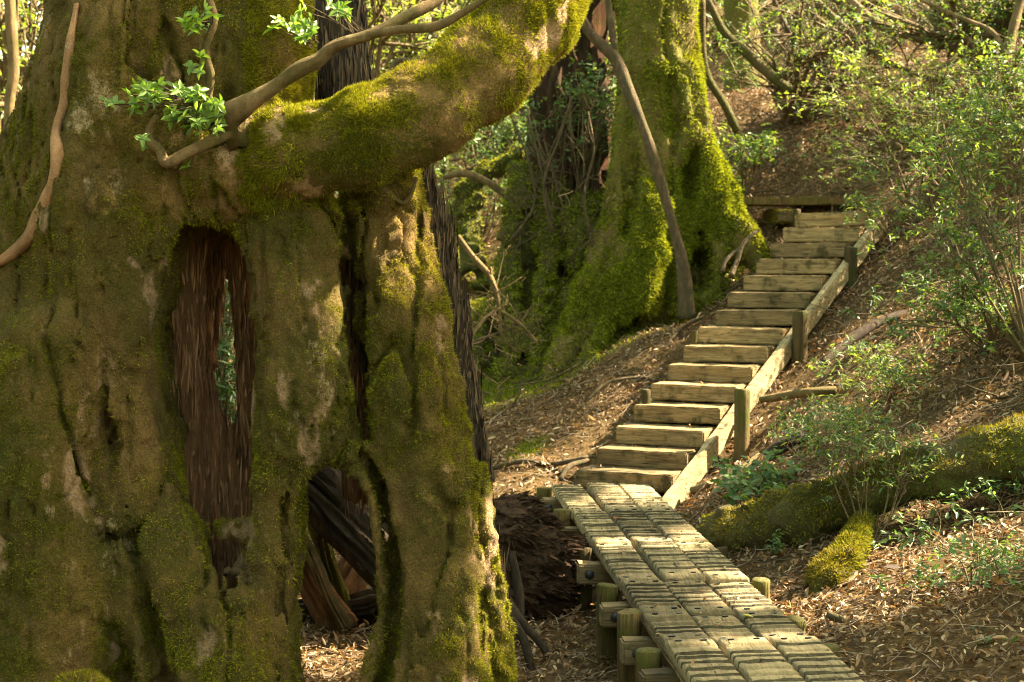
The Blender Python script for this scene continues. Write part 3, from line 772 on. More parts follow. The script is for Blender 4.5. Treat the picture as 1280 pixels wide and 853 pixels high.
# ------------------------------------------------------------------ boardwalk
BAYS = [10.95, 9.85, 8.78, 7.80, 7.12, 6.58]
def bw_x(y): return 1.01 + (0.61 - 1.01) * (y - 6.05) / (11 - 6.05)
bwdir = nrm(np.array([bw_x(7) - bw_x(6), 1.0, 0])); bws = np.array([bwdir[1], -bwdir[0], 0]); UPV = np.array([0, 0, 1.0])
walk = thing('boardwalk', 'low grooved plank boardwalk on mossy posts leading to the wooden steps', 'boardwalk', (bw_x(8.5), 8.5, gpt(bw_x(8.5), 8.5)[2]))
def plank(y0, y1, off, wdt, z0, z1, seed):
    r = np.random.default_rng(seed)
    L = (y1 - y0) / bwdir[1]
    st = [0, .004]
    ng = max(3, int(round(L / .11)))
    a0 = .19 if L > .8 else .15
    rb = np.random.default_rng(int(y0 * 1000))
    for g_ in range(ng):
        s_ = a0 + (L - a0 - .12) * g_ / (ng - 1) + rb.normal() * .012 + r.normal() * .003
        w_ = .008 + r.random() * .004
        st += [s_ - w_, s_ - w_ * .75, s_ + w_ * .8, s_ + w_]
    st += [L - .004, L]
    st = np.array(st); dep = np.zeros(len(st)); dep[[0, -1]] = -.012
    for g_ in range(ng): dep[2 + 4 * g_ + 1] = dep[2 + 4 * g_ + 2] = -.012 - r.random() * .008
    js = np.array([-.5, -.46, -.3, -.1, .1, .3, .46, .5]); T = .05
    n, m = len(st), len(js)
    c0 = np.array([bw_x(y0), y0, 0]) + bws * off
    c1 = np.array([bw_x(y1), y1, 0]) + bws * (off + r.normal() * .004)
    d_ = nrm(c1 - c0); sd = np.array([d_[1], -d_[0], 0])
    saw = np.zeros(len(st))
    edges_ = [0.004] + [st[2 + 4 * g_ + 1] for g_ in range(ng)] + [L - .004]
    for a_, b_ in zip(edges_[:-1], edges_[1:]):
        mm_ = (st >= a_) & (st <= b_)
        saw[mm_] = .004 - .008 * (st[mm_] - a_) / (b_ - a_)
    for g_ in range(ng): saw[2 + 4 * g_ + 2] = -.004
    saw *= .8 + .4 * r.random()
    SS = st[:, None] + r.normal(size=(n, m)) * .0022 * ((dep < -.02) | (np.roll(dep, 1) < -.02) | (np.roll(dep, -1) < -.02))[:, None]
    zz = z0 + (z1 - z0) * SS / L + (dep + saw)[:, None] + r.normal(size=(n, m)) * .0016
    zz[:, [0, -1]] -= .007
    zz += (.0012 * np.sin(js * 5 + r.random() * 6))[None]
    P = c0 + d_ * SS[..., None] + sd * (js * wdt)[None, :, None] + UPV * zz[..., None]
    P = P.reshape(-1, 3)
    i = (np.arange(n - 1)[:, None] * m + np.arange(m - 1)[None]).ravel()
    q = [np.stack([i, i + 1, i + m + 1, i + m], 1)]
    # skirt down to the underside
    rim = np.concatenate([np.arange(m), (np.arange(1, n) * m + m - 1), (n - 1) * m + np.arange(m - 2, -1, -1), np.arange(n - 2, 0, -1) * m])
    low = P[rim].copy(); low[:, 2] = z0 - T
    b = len(P); k = len(rim); a = np.arange(k); a2 = (a + 1) % k
    q.append(np.stack([rim[a2], rim[a], b + a, b + a2], 1))
    Vv = np.vstack([P, low]); Q = np.concatenate(q); mi = np.zeros(len(Q), int)
    row = np.repeat(np.arange(n - 1), m - 1)
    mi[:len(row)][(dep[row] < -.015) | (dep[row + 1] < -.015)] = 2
    # bottom face and nail heads
    Gn = Geo(); Gn.add(Vv, Q)
    for s_ in (.075, L - .05):
        for w_ in (-.27, .27):
            c = c0 + d_ * (s_ + r.normal() * .004) + sd * (wdt * (w_ + r.normal() * .03)) + UPV * (z0 + (z1 - z0) * s_ / L + .005)
            th = np.linspace(0, 2 * math.pi, 8, endpoint=False)
            ring = c + .011 * (np.cos(th)[:, None] * d_ * .6 + np.sin(th)[:, None] * sd * 1.3)
            Gn.add(np.vstack([ring, ring + UPV * -.012]), [[j, (j + 1) % 8, 8 + (j + 1) % 8, 8 + j] for j in range(8)] + [[0, 1, 2, 3], [0, 3, 4, 7], [4, 5, 6, 7]])
            mi = np.concatenate([mi, np.ones(11, int)])
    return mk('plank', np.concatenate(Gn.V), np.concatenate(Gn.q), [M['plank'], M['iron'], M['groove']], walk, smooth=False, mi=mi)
sd_ = 100
for b in range(len(BAYS) - 1):
    y1, y0 = BAYS[b], BAYS[b + 1]
    for k in range(3):
        sd_ += 1
        rr = np.random.default_rng(sd_)
        z = rr.normal() * .006
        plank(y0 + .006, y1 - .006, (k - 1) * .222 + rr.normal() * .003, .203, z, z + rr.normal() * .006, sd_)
for k in range(3):
    sd_ += 1
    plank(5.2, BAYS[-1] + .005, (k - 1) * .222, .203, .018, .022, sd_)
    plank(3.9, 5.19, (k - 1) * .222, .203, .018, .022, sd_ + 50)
def post(top, zb, r, parent, seed, mat=None):
    n = 10
    z = np.linspace(zb, top[2] - .006, n)
    P = np.column_stack([np.full(n, top[0]), np.full(n, top[1]), z])
    P = np.vstack([P, [top[0], top[1], top[2]]])
    rr_ = np.concatenate([np.full(n, r), [r * .9]])
    P[:, :2] += .006 * np.random.default_rng(seed).normal(size=2) * np.linspace(1, 0, len(P))[:, None]
    G = Geo(); tube(G, P, rr_, 14, .07, seed)
    return G.build('post', mat or M['post'], parent)
for i, y in enumerate(BAYS):
    c = np.array([bw_x(y), y, 0])
    zb = -.05 - .034
    br = rough_beam('bearer', c + UPV * (zb - .06) - bwdir * .10 - bws * .01, bws, bwdir, UPV, .87, .11, .11, M['timber'], walk, .12, .006, .01, i)
    # bolt head on the face towards the camera, near the left end
    for s_ in (-.375,):
        b0 = c + UPV * (zb - .06) + bws * s_ - bwdir * (.10 + .052)
        G = Geo(); tube(G, np.array([b0 - bwdir * .0, b0 - bwdir * .014]), [.028, .023], 12)
        bo = G.build('bolt', M['iron'], br)
        bo.location = -br.location  # bearer mesh carries walk-relative coordinates
        for v in bo.data.vertices: v.co += Vector(br.location) - Vector(walk.location)
    for sgn, r in ((-1, .054), (1, .046)):
        pt = c + bws * sgn * .39
        post(np.array([pt[0], pt[1] + .03, (-.015 if sgn < 0 else -.03) + .02 * math.sin(i * 2.3 + sgn)]), gpt(pt[0], pt[1])[2] - .15, r, walk, 300 + i * 2 + (sgn > 0))
    if i < len(BAYS) - 1 and i == 99:
        pt = c + bws * -.40 + bwdir * -.28
        post(np.array([pt[0], pt[1], -.075]), gpt(pt[0], pt[1])[2] - .15, .06, walk, 340 + i)
for sgn in (-1, 1):
    a, b = np.array([bw_x(10.95), 10.95, 0]), np.array([bw_x(5.2), 5.2, 0])
    rough_beam('joist', (a + b) / 2 + bws * sgn * .285 + UPV * (-.053 - .014), bwdir, bws, UPV, np.linalg.norm(a - b), .055, .028, M['timber'], walk, .2, .004, .006, 60 + sgn)

# ------------------------------------------------------------------ stair
st_th = thing('wooden_stairs', 'steep wooden steps of thick timber treads climbing the leafy bank', 'stairs', gpt(STAIR0[0], STAIR0[1]))
YAW = math.radians(25)
ta = np.array([math.cos(YAW), -math.sin(YAW), .012]); ta = nrm(ta); tb = np.array([math.sin(YAW), math.cos(YAW), 0])
hd = nrm(STAIR_STEP * [1, 1, 0]); hn = np.array([hd[1], -hd[0], 0])
LT = .67
for i in range(15):
    p = STAIR0 + STAIR_STEP * (i - 2)
    rr = np.random.default_rng(700 + i)
    up = nrm(np.cross(ta, tb))
    yawj = rr.normal() * .012
    a2 = nrm(ta + tb * yawj + UPV * rr.normal() * .008); b2 = nrm(np.cross(UPV, a2) * 1.0); b2 = nrm(b2)
    L = LT * (1.08 if i == 0 else 1) * (1 + rr.normal() * .012)
    c = p + b2 * .15 - UPV * .0625 + UPV * rr.normal() * .003
    rough_beam('tread', c, a2, b2, np.cross(a2, b2), L, .30, .122, M['tread'], st_th, .055, .005, .009, 700 + i)
rise = STAIR_STEP[2] / np.linalg.norm(STAIR_STEP[:2])
for sgn in (1, -1):
    e0 = STAIR0 + STAIR_STEP * -2.9 + ta * (LT / 2 + .012) * sgn
    e1 = STAIR0 + STAIR_STEP * 12.6 + ta * (LT / 2 + .012) * sgn
    ax = nrm(e1 - e0); side = hn; az = nrm(np.cross(side, ax)); az = az if az[2] > 0 else -az
    wd_ = .065
    mid = (e0 + e1) / 2 + side * sgn * (wd_ / 2 + (.012 if sgn > 0 else -.09)) - UPV * (.145 if sgn > 0 else .23)
    rough_beam('stringer', mid, ax, side, az, np.linalg.norm(e1 - e0), wd_, .145, M['stringer'], st_th, .1, .005, .008, 900 + sgn)
for k, (px, pt_, pb, d, r) in enumerate([(928, 487, 566, 11.15, 10), (1000, 389, 450, 12.15, 9.5), (1064, 309, 352, 13.1, 8.5)]):
    a, b = W(px, pt_, d), W(px, pb, d)
    post(a, min(b[2], gpt(a[0], a[1])[2]) - .15, R(r, d), st_th, 950 + k)
for k, (px, pt_, d, r) in enumerate([(808, 487, 11.75, 5.5), (868, 413, 12.45, 4.5), (836, 626, 10.95, 8), (996, 262, 14.1, 5)]):
    a = W(px, pt_, d)
    post(a, gpt(a[0], a[1])[2] - .15, R(r, d), st_th, 960 + k)

# upper landing
ld = thing('upper_landing', 'mossy plank landing at the head of the wooden steps', 'boardwalk', gpt(*W(1000, 262, 14.9)[:2]))
a, b = W(920, 249, 14.55), W(1275, 246, 14.8)
ax = nrm((b - a) * [1, 1, 0]); ay = np.array([-ax[1], ax[0], 0])
m = (a + b) / 2
for k in range(3):
    rough_beam('plank', m + ay * (.1 + k * .22) - UPV * .03, ax, ay, UPV, np.linalg.norm(b - a), .2, .075, M['plank'] if k else M['post'], ld, .1, .006, .008, 980 + k)
c = W(975, 268, 14.75); rough_beam('beam', c + [0, 0, -.02], ay, ax, UPV, .5, .16, .12, M['timber'], ld, .1, .005, .01, 984)
c = W(1150, 262, 14.95); rough_beam('beam', c + [0, 0, -.02], ay, ax, UPV, .5, .14, .12, M['timber'], ld, .1, .005, .01, 985)
for k, px in enumerate((962, 985, 1150)):
    a = W(px, 262, 14.95); post(a - [0, 0, .02], gpt(a[0], a[1])[2] - .2, .06, ld, 986 + k)
P, N = scatter(*(lambda o: (np.array([v.co[:] for v in o.data.vertices]) + np.array(ld.location), np.array([list(p.vertices)[:4] if len(p.vertices) >= 4 else list(p.vertices) + [p.vertices[0]] for p in o.data.polygons])))(ld.children[0]), 3500, lambda C, N: (N[:, 2] > .4) * 1.0 + .25)
bv, bf = blades(P, N, .03, .012); tag(mk('moss', bv, bf, M['mossgreen'], ld, smooth=False), kind='stuff')

# ------------------------------------------------------------------ second mossy tree behind
t2b = gpt(*W(850, 350, 14.5)[:2])
tr2 = thing('mossy_cedar', 'broad mossy cedar trunk with spreading green roots left of the steps', 'tree', t2b)
f2 = Field((-.3, 12.7, -.3), (2.75, 16.3, 4.6), .03)
for ch in [[(822, -170, 14.9, 66), (820, 0, 14.85, 52), (822, 100, 14.8, 51), (826, 190, 14.7, 54), (835, 260, 14.6, 58), (842, 330, 14.5, 62), (845, 420, 14.5, 68)],
           [(850, 90, 14.55, 24), (868, 190, 14.45, 26), (893, 255, 14.3, 28), (922, 296, 14.15, 22), (952, 328, 14.05, 13)],
           [(905, 280, 14.3, 20), (900, 330, 14.1, 22), (890, 370, 14.0, 20)],
           [(860, 290, 14.3, 26), (858, 340, 14.15, 24), (850, 390, 14.0, 20)],
           [(778, 130, 14.6, 14), (774, 250, 14.45, 20), (772, 310, 14.3, 30), (745, 370, 14.1, 34), (718, 430, 13.9, 26), (690, 478, 13.65, 16), (668, 502, 13.5, 10)],
           [(800, 250, 14.3, 26), (785, 340, 14.05, 26), (756, 410, 13.8, 20), (726, 472, 13.55, 12)], [(760, 330, 14.35, 34), (735, 400, 14.1, 30), (705, 450, 13.9, 24)],
           [(815, 260, 14.25, 26), (815, 320, 14.05, 20), (806, 380, 13.85, 14)]]:
    f2.chain(ch, .06)
f2.carve_chain([(876, 292, 14.1, 10), (878, 320, 14.0, 16), (872, 352, 14.0, 16)], .03, (1, .22, 1))
f2.carve_chain([(915, 312, 14.0, 8), (914, 340, 13.95, 15), (912, 365, 13.9, 13)], .03, (1, .22, 1))
f2.carve_chain([(790, 150, 14.3, 5), (792, 230, 14.25, 8), (785, 290, 14.1, 8)], .03, (1, .3, 1))
f2.carve_chain([(868, 185, 14.3, 5), (864, 215, 14.3, 11), (862, 245, 14.25, 10)], .04, (1, .3, 1))
f2.noise(lambda P: .01 + .09 * np.maximum(1 - np.abs(fbm(P, (2.6, 2.6, .5), 2, 92)) / .09, 0) ** 1.3 + .07 * fbm(P, (3.5, 3.5, 1.1), 4, 91) + .08 * fbm(P, (8, 8, 3.0), 3, 95) * np.clip(2.6 - P[:, 2], .3, 1) + .03 * fbm(P, (14, 14, 7), 3, 97), .25)
V2, Q2 = f2.mesh()
mk('trunk', V2, Q2, M['mossbark'], tr2)
P, N = scatter(V2, Q2, 130000, lambda C, N: np.clip((fbm(C, 2.2, 4, 101) * 1.3 + .12 + .3 * N[:, 2] + .25 * N[:, 0] - .3 * (C[:, 2] - 2.0)) * 2.2, .09, 1) * (N[:, 1] < .4))
bv, bf = blades(P, N, .04, .016, .9, .6); tag(mk('moss', bv, bf, M['mosscedar'], tr2, smooth=False), kind='stuff')
G = Geo(); px_tube(G, [(712, -120, 15.5, 46), (712, 40, 15.5, 40), (715, 160, 15.4, 36), (722, 280, 15.3, 44), (715, 400, 15.2, 50)], 14, 80, .25, 15, .9, 8)
G.build('dead_stem', M['redbark'], tr2)

# mossy root mound in the gully
mb = gpt(*W(650, 440, 14.9)[:2])
mound = thing('mossy_root_mound', 'dark mound of tangled mossy roots and old stump left of the cedar', 'roots', mb)
f3 = Field((-1.6, 13.3, -.7), (1.1, 17.5, 2.7), .028)
for ch in [[(655, 215, 15.2, 16), (650, 280, 15.0, 20), (642, 340, 14.8, 24), (636, 390, 14.7, 28), (610, 440, 14.5, 24), (585, 500, 14.3, 18)],
           [(690, 240, 15.2, 22), (680, 320, 14.9, 27), (672, 390, 14.5, 26), (650, 440, 14.3, 22), (632, 490, 14.1, 16)],
           [(735, 260, 15.0, 26), (722, 350, 14.7, 26), (705, 420, 14.4, 24), (672, 470, 14.1, 16)],
           [(705, 230, 15.6, 44), (700, 330, 15.5, 50), (690, 420, 15.3, 56), (660, 500, 15.2, 50)],
           [(650, 195, 16.2, 8), (605, 215, 16.2, 9), (582, 245, 16.2, 10), (566, 285, 16.1, 11), (556, 340, 16.0, 13)],
           [(600, 250, 16.0, 9), (585, 290, 15.9, 11), (590, 330, 15.8, 13), (605, 360, 15.7, 13)],
           [(525, 335, 15.9, 11), (570, 352, 15.7, 12), (620, 350, 15.5, 12)],
           [(515, 285, 16.6, 12), (555, 322, 16.4, 13), (600, 372, 16.2, 13)],
           [(540, 405, 15.4, 15), (585, 405, 15.2, 16), (632, 425, 14.9, 16)],
           [(560, 470, 15.0, 16), (590, 440, 14.9, 14), (620, 450, 14.7, 14)],
           [(545, 440, 14.9, 8), (590, 472, 14.6, 7), (640, 488, 14.2, 8), (680, 484, 13.9, 6)],
           [(520, 520, 15.4, 40), (600, 525, 15.2, 40)]]:
    f3.chain(ch, .05)
for ch in [[(662, 270, 14.8, 9), (660, 340, 14.6, 13), (655, 395, 14.5, 12)], [(690, 395, 14.2, 10), (688, 435, 14.1, 14)], [(622, 400, 14.5, 12), (612, 440, 14.4, 14), (610, 475, 14.2, 14)], [(706, 270, 14.8, 9), (702, 340, 14.5, 13), (690, 380, 14.4, 9)], [(585, 350, 15.4, 14), (620, 320, 15.2, 12)], [(560, 385, 15.4, 12), (600, 385, 15.2, 12)], [(655, 455, 14.0, 9), (650, 475, 13.9, 9)]]:
    f3.carve_chain(ch, .03, (1, .2, 1))
f3.noise(lambda P: .06 * fbm(P, 3.2, 4, 111) + .09 * fbm(P, 8, 3, 115) + .03 * fbm(P, 18, 2, 117), .3)
V3, Q3 = f3.mesh()
mk('root_mass', V3, Q3, M['darkbark'], mound)
P, N = scatter(V3, Q3, 60000, lambda C, N: np.clip((fbm(C, 2.0, 4, 121) + .25 + .4 * N[:, 2]) * 2, .05, 1) * (N[:, 1] < .5))
bv, bf = blades(P, N, .045, .016, 1.0, .6); tag(mk('moss', bv, bf, M['mosscedar'], mound, smooth=False), kind='stuff')

# ------------------------------------------------------------------ slender trunks, dead branches, logs
def pole(name, label, cat, chains, mat, part='trunk', n=8, sides=10, bump=.15, group=None, twigs=0, tw_len=.35):
    x, y, d, r = chains[0][-1]
    th = thing(name, label, cat, W(x, y, d), group)
    for j, ch in enumerate(chains):
        G = Geo(); C = px_tube(G, ch, n, sides, bump, int(abs(ch[0][0])) + j)
        if twigs:
            for _ in range(max(1, twigs // len(chains))):
                k = rng.integers(len(C) // 4, len(C))
                a = C[k, :3]; dd = nrm(rng.normal(size=3) * [1, .6, .8] + [0, 0, .2]); Lr = tw_len * rng.uniform(.4, 1.2)
                pts = np.array([a, a + dd * Lr * .5 + rng.normal(size=3) * .03, a + dd * Lr + rng.normal(size=3) * .06])
                tube(G, spline(pts, 4), np.linspace(max(C[k, 3] * .4, .003), .0015, 9), 4)
                for _ in range(2):
                    b = pts[1] + (pts[2] - pts[1]) * rng.random(); e = nrm(dd + rng.normal(size=3) * .7)
                    tube(G, np.array([b, b + e * Lr * .25, b + nrm(e + rng.normal(size=3) * .4) * Lr * .45]), [.0022, .0018, .001], 3)
        G.build(part if j == 0 else 'branch', mat, th)
    return th
pole('leaning_sapling', 'slim pale leaning sapling trunk in front of the mossy cedar', 'tree',
     [[(715, 0, 13.5, 5), (738, 42, 13.5, 5.5), (768, 72, 13.5, 7), (786, 115, 13.45, 6.5), (806, 165, 13.4, 6.5), (826, 230, 13.4, 7), (846, 300, 13.4, 8), (856, 345, 13.4, 9), (860, 398, 13.4, 11)],
      [(757, -20, 13.5, 4), (764, 30, 13.5, 5), (770, 76, 13.5, 4)]], M['graytwig'], bump=.35)
pole('dead_twiggy_branch', 'bare pale dead branch hanging in front of the root mound', 'branch',
     [[(572, 295, 13.0, 3.5), (592, 322, 13.0, 4), (612, 345, 13.0, 4), (621, 370, 13.0, 3.5), (624, 390, 13.0, 3)],
      [(624, 385, 13.0, 3), (605, 400, 12.95, 2.4), (585, 425, 12.9, 2), (572, 450, 12.9, 1.5)],
      [(624, 385, 13.0, 3), (628, 420, 12.95, 2.4), (645, 440, 12.9, 1.8)],
      [(624, 388, 13.0, 2.6), (650, 405, 12.95, 2.2), (672, 428, 12.9, 1.5)]], M['branch'], 'branch', 6, 6, .1, None, 60, .24)
pole('bare_bent_branch', 'pale bent bare branch arching over the mossy roots in the gully', 'branch',
     [[(555, 222, 15.5, 3), (580, 217, 15.5, 4.5), (610, 228, 15.5, 4.5), (640, 250, 15.5, 5)]], M['branch'], 'branch')
pole('forked_twig', 'grey forked twig standing beside the foot of the cedar and the steps', 'branch',
     [[(948, 288, 13.3, 2), (930, 303, 13.2, 2.6), (922, 325, 13.1, 3), (914, 345, 13.0, 3.5)], [(928, 308, 13.2, 2), (908, 325, 13.1, 2.4), (903, 340, 13.05, 3)]], M['graytwig'], 'branch')
pole('hooked_twig', 'short hooked twig hanging under the thick limb of the hollow tree', 'branch',
     [[(471, 234, 6.5, 2), (490, 246, 6.48, 2.4), (504, 254, 6.48, 2.6), (515, 240, 6.5, 2.6), (520, 222, 6.52, 3)]], M['branch'], 'branch', 6, 6)
# bare branches lying on the slopes
LIE = [('crooked bare branch lying on the litter slope left of the lower steps', [(600, 590, 11.6, 3), (650, 577, 11.6, 4), (690, 580, 11.5, 3.5), (735, 572, 11.4, 3)]),
       ('short pale stick lying across the litter near the boardwalk end', [(700, 600, 11.1, 3), (712, 583, 11.2, 4), (735, 576, 11.3, 3.5)]),
       ('long thin stick on the brown slope below the mossy cedar roots', [(735, 500, 12.2, 1.6), (760, 478, 12.5, 2), (800, 472, 12.6, 2.2), (822, 476, 12.5, 1.6)]),
       ('curved thin twig resting on the brown slope beside the middle steps', [(828, 440, 13.0, 1.8), (850, 412, 13.2, 2.2), (880, 396, 13.2, 2)])]
for i, (lb_, pts) in enumerate(LIE):
    pole('fallen_branch', lb_, 'branch', [pts], M['graytwig'], 'branch', 6, 6, .2, 'branches lying on the slopes')
LIE2 = [('brown decaying log on the sunny bank pointing up right of the steps', [(1028, 455, 11.3, 5), (1060, 428, 11.5, 6), (1100, 402, 11.7, 5.5), (1130, 392, 11.9, 5)], M['deadbark']),
        ('pale bare log lying across the bank right of the stair posts', [(950, 500, 11.4, 4.5), (985, 494, 11.3, 6), (1015, 490, 11.2, 6), (1045, 488, 11.2, 5)], M['branch']),
        ('dark broken plank like log below the middle steps', [(958, 572, 10.6, 8), (985, 553, 10.6, 9), (1012, 540, 10.7, 8)], M['deadbark']),
        ('yellowish rotten log at the foot of the stair stringer', [(865, 614, 10.7, 6), (895, 604, 10.6, 7), (925, 590, 10.6, 6), (950, 570, 10.7, 5)], M['branch']),
        ('grey splintered branch on the litter near the front of the boardwalk', [(1035, 768, 7.2, 5), (1070, 785, 7.1, 6), (1105, 802, 7.0, 4)], M['graytwig']),
        ('thin dark stick slanting up from the litter beside the boardwalk', [(1085, 848, 6.6, 2.5), (1115, 820, 6.7, 2.6), (1135, 785, 6.8, 2)], M['stem'])]
for lb_, pts, mt in LIE2:
    x, y, d, r = pts[len(pts) // 2]
    pts = [(a, b, c, e) for a, b, c, e in pts]
    pole('fallen_log', lb_, 'log', [pts], mt, 'log', 7, 10, .3, 'logs lying on the bank')

def mossy_log(name, label, chains, h, n_moss, mat=M['darkbark'], mm=M['mossgreen']):
    allp = np.array([W(x, y, d) for ch in chains for x, y, d, r in ch]); rm = max(R(r, d) for ch in chains for x, y, d, r in ch) + .12
    f = Field(allp.min(0) - rm, allp.max(0) + rm, h)
    for ch in chains: f.chain(ch, .04)
    f.noise(lambda P: .035 * fbm(P, 5, 3, 131) + .032 * fbm(P, 15, 3, 135), .25)
    V, Q = f.mesh()
    c = chains[0][len(chains[0]) // 2]
    th = thing(name, label, 'log', W(*c[:3]))
    mk('log', V, Q, mat, th)
    P, N = scatter(V, Q, n_moss, lambda C, N: np.clip((fbm(C, 3.5, 4, 141) * 1.7 - .05 + .75 * N[:, 2]) * 1.8, .02, 1))
    bv, bf = blades(P, N, .026, .01, .8, .3); tag(mk('moss', bv, bf, mm, th, smooth=False), kind='stuff')
    return th
mossy_log('mossy_log', 'long mossy fallen trunk lying on the bank right of the boardwalk',
          [[(880, 676, 9.35, 14), (902, 676, 9.2, 26), (940, 668, 9.0, 34), (1000, 648, 8.8, 34), (1080, 617, 8.65, 31), (1160, 592, 8.6, 31), (1230, 572, 8.55, 34), (1340, 546, 8.5, 40)], [(1120, 612, 8.55, 10), (1180, 600, 8.5, 24), (1240, 588, 8.45, 26), (1310, 575, 8.4, 24)],
           [(868, 660, 9.4, 4), (905, 644, 9.15, 9), (970, 626, 8.85, 9), (1040, 606, 8.65, 8)]], .018, 11000, M['darkbark'], M['mosstufts_dark'])
mossy_log('mossy_root', 'short moss covered root crossing down from the fallen trunk to the litter',
          [[(1090, 632, 8.7, 12), (1078, 662, 8.4, 16), (1062, 686, 8.1, 16), (1048, 706, 7.95, 22), (1036, 728, 7.85, 20), (1022, 750, 7.8, 10)], [(1050, 705, 7.95, 12), (1022, 722, 7.9, 12)]], .014, 8000, M['darkbark'], M['mosstufts_dark'])

# ------------------------------------------------------------------ shrubs
def shrub(name, label, base, cen, rad, n_tip, leaf, mat, group=None, nl=6, k1=7, k2=4, up=(0, -.2, 1), wr=.34, rstem=.012, cat='shrub', stem_mat=None, part='stem', bend=.2, seedp=0, clump=.35, openup=1.0):
    """base: point; cen: centre; rad: half sizes. Hierarchical stems end in leaf rosettes"""
    base = np.asarray(base, float); cen = np.asarray(cen, float); rad = np.asarray(rad, float)
    th = thing(name, label, cat, base, group)
    G = Geo(); tips = []
    def inside():
        while True:
            v = rng.uniform(-1, 1, 3)
            if v @ v < 1: return cen + v * rad
    for i in range(k1):
        c1 = inside(); mid = base + (c1 - base) * .5 + rng.normal(size=3) * rad * .12 + [0, 0, rad[2] * .1]
        m1 = spline(np.array([base + rng.normal(size=3) * rstem, mid, c1]), 5)
        tube(G, m1, np.linspace(rstem, rstem * .45, len(m1)), 6)
        for j in range(k2):
            c2 = c1 + rng.normal(size=3) * rad * clump; s0 = m1[rng.integers(len(m1) // 2, len(m1))]
            m2 = spline(np.array([s0, (s0 + c2) / 2 + rng.normal(size=3) * rad * .06, c2]), 3)
            tube(G, m2, np.linspace(rstem * .4, rstem * .22, len(m2)), 4)
            nt = max(1, int(round(n_tip / (k1 * k2))))
            for _ in range(nt):
                c3 = c2 + rng.normal(size=3) * rad * clump * .6
                tube(G, np.array([m2[rng.integers(2, len(m2))], (c2 + c3) / 2 + rng.normal(size=3) * .01, c3]), [rstem * .2, rstem * .15, rstem * .09], 3, cap=False)
                tips.append(c3)
    G.build(part, stem_mat or M['stem'], th)
    T = np.array(tips)
    n = len(T) * nl
    C = np.repeat(T, nl, 0) + rng.normal(size=(n, 3)) * leaf * .35
    upv = nrm(np.array(up)); 
    U = nrm(upv + rng.normal(size=(n, 3)) * .45)
    D = rng.normal(size=(n, 3)); D = nrm(D - U * (D * U).sum(1, keepdims=True) + U * rng.uniform(-.25, .45, n)[:, None])
    L = leaf * rng.uniform(.6, 1.2, n)
    lv, lq = leaves(C, D, U, L, L * wr, .3, bend)
    mk('foliage' if part != 'trunk' else 'crown', lv, lq, mat, th)
    return th
def pshrub(name, label, b, c, rp, n, leaf, mat, dy=.5, **k):
    """base, centre as (px, py, depth); half sizes in px"""
    B = W(*b)
    if k.pop('ground', True): B = gpt(B[0], B[1], -.03)
    return shrub(name, label, B, W(*c), (R(rp[0], c[2]), dy, R(rp[1], c[2])), n, leaf, mat, **k)
GR = 'shrubs on the right bank'
pshrub('bank_shrub', 'wide airy shrub with small yellow green leaves on the slope above the steps', (1150, 250, 13.8), (1150, 170, 13.6), (120, 55), 560, .043, M['leaf_mid'], .7, group=GR, k1=14, k2=6)
pshrub('bank_shrub', 'drooping glossy leaved shrub at the right edge with long narrow leaves', (1290, 420, 10.2), (1225, 250, 10.3), (95, 100), 280, .06, M['leaf_mid'], .5, group=GR, k1=11, k2=5, wr=.27, bend=.45, up=(0, -.4, .9))
pshrub('bank_shrub', 'leafy shrub hanging over the sunny litter patch on the right bank', (1240, 440, 10.6), (1215, 370, 10.4), (85, 60), 160, .06, M['leaf_cool'], .4, group=GR, k1=8, k2=4, wr=.3, bend=.4)
pshrub('bank_shrub', 'small leaved green shrub standing in front of the long mossy trunk', (1085, 655, 8.35), (1075, 562, 8.6), (92, 50), 380, .034, M['leaf_mid'], .35, group=GR, k1=9, k2=8, wr=.36, rstem=.006)
pshrub('bank_shrub', 'low bluish green shrub over the litter in the lower right corner', (1215, 790, 7.2), (1200, 715, 7.2), (95, 60), 150, .045, M['leaf_cool'], .35, group=GR, k1=10, k2=5, rstem=.006)
pshrub('bank_shrub', 'tiny leafy sprig at the bottom right corner of the bank', (1260, 850, 6.5), (1262, 820, 6.5), (32, 28), 26, .045, M['leaf_cool'], .15, group=GR, k1=5, k2=2, rstem=.005)
pshrub('bank_shrub', 'feathery green undergrowth beside the sunlit leaf patch', (1120, 500, 10.7), (1105, 470, 10.6), (55, 32), 160, .06, M['leaf_mid'], .35, group=GR, k1=9, k2=4, wr=.2, rstem=.005)
pshrub('bank_shrub', 'ivy like ground plants just right of the lowest steps', (950, 610, 9.9), (960, 595, 9.8), (60, 32), 70, .06, M['leaf_cool'], .4, group=GR, k1=9, k2=3, wr=.7, rstem=.004)
pshrub('bank_shrub', 'low green sprays covering the bank between post and fallen trunk', (1045, 530, 10.3), (1030, 530, 10.2), (60, 26), 110, .05, M['leaf_mid'], .4, group=GR, k1=9, k2=4, rstem=.004)
pshrub('bank_shrub', 'small shrub leaning over the right end of the top step', (1120, 290, 13.6), (1095, 258, 13.5), (40, 14), 60, .055, M['leaf_mid'], .3, group=GR, k1=7, k2=4, rstem=.006)
pshrub('bank_shrub', 'bright leafy bush right of the cedar trunk above the landing', (930, 220, 16.0), (915, 185, 15.8), (42, 24), 100, .08, M['leaf_mid'], .4, group=GR, k1=8, k2=4)
pshrub('bank_shrub', 'thin leafy seedling in front of the long mossy trunk', (965, 690, 8.7), (968, 680, 8.6), (14, 14), 8, .045, M['leaf_cool'], .08, group=GR, k1=3, k2=1, rstem=.004)
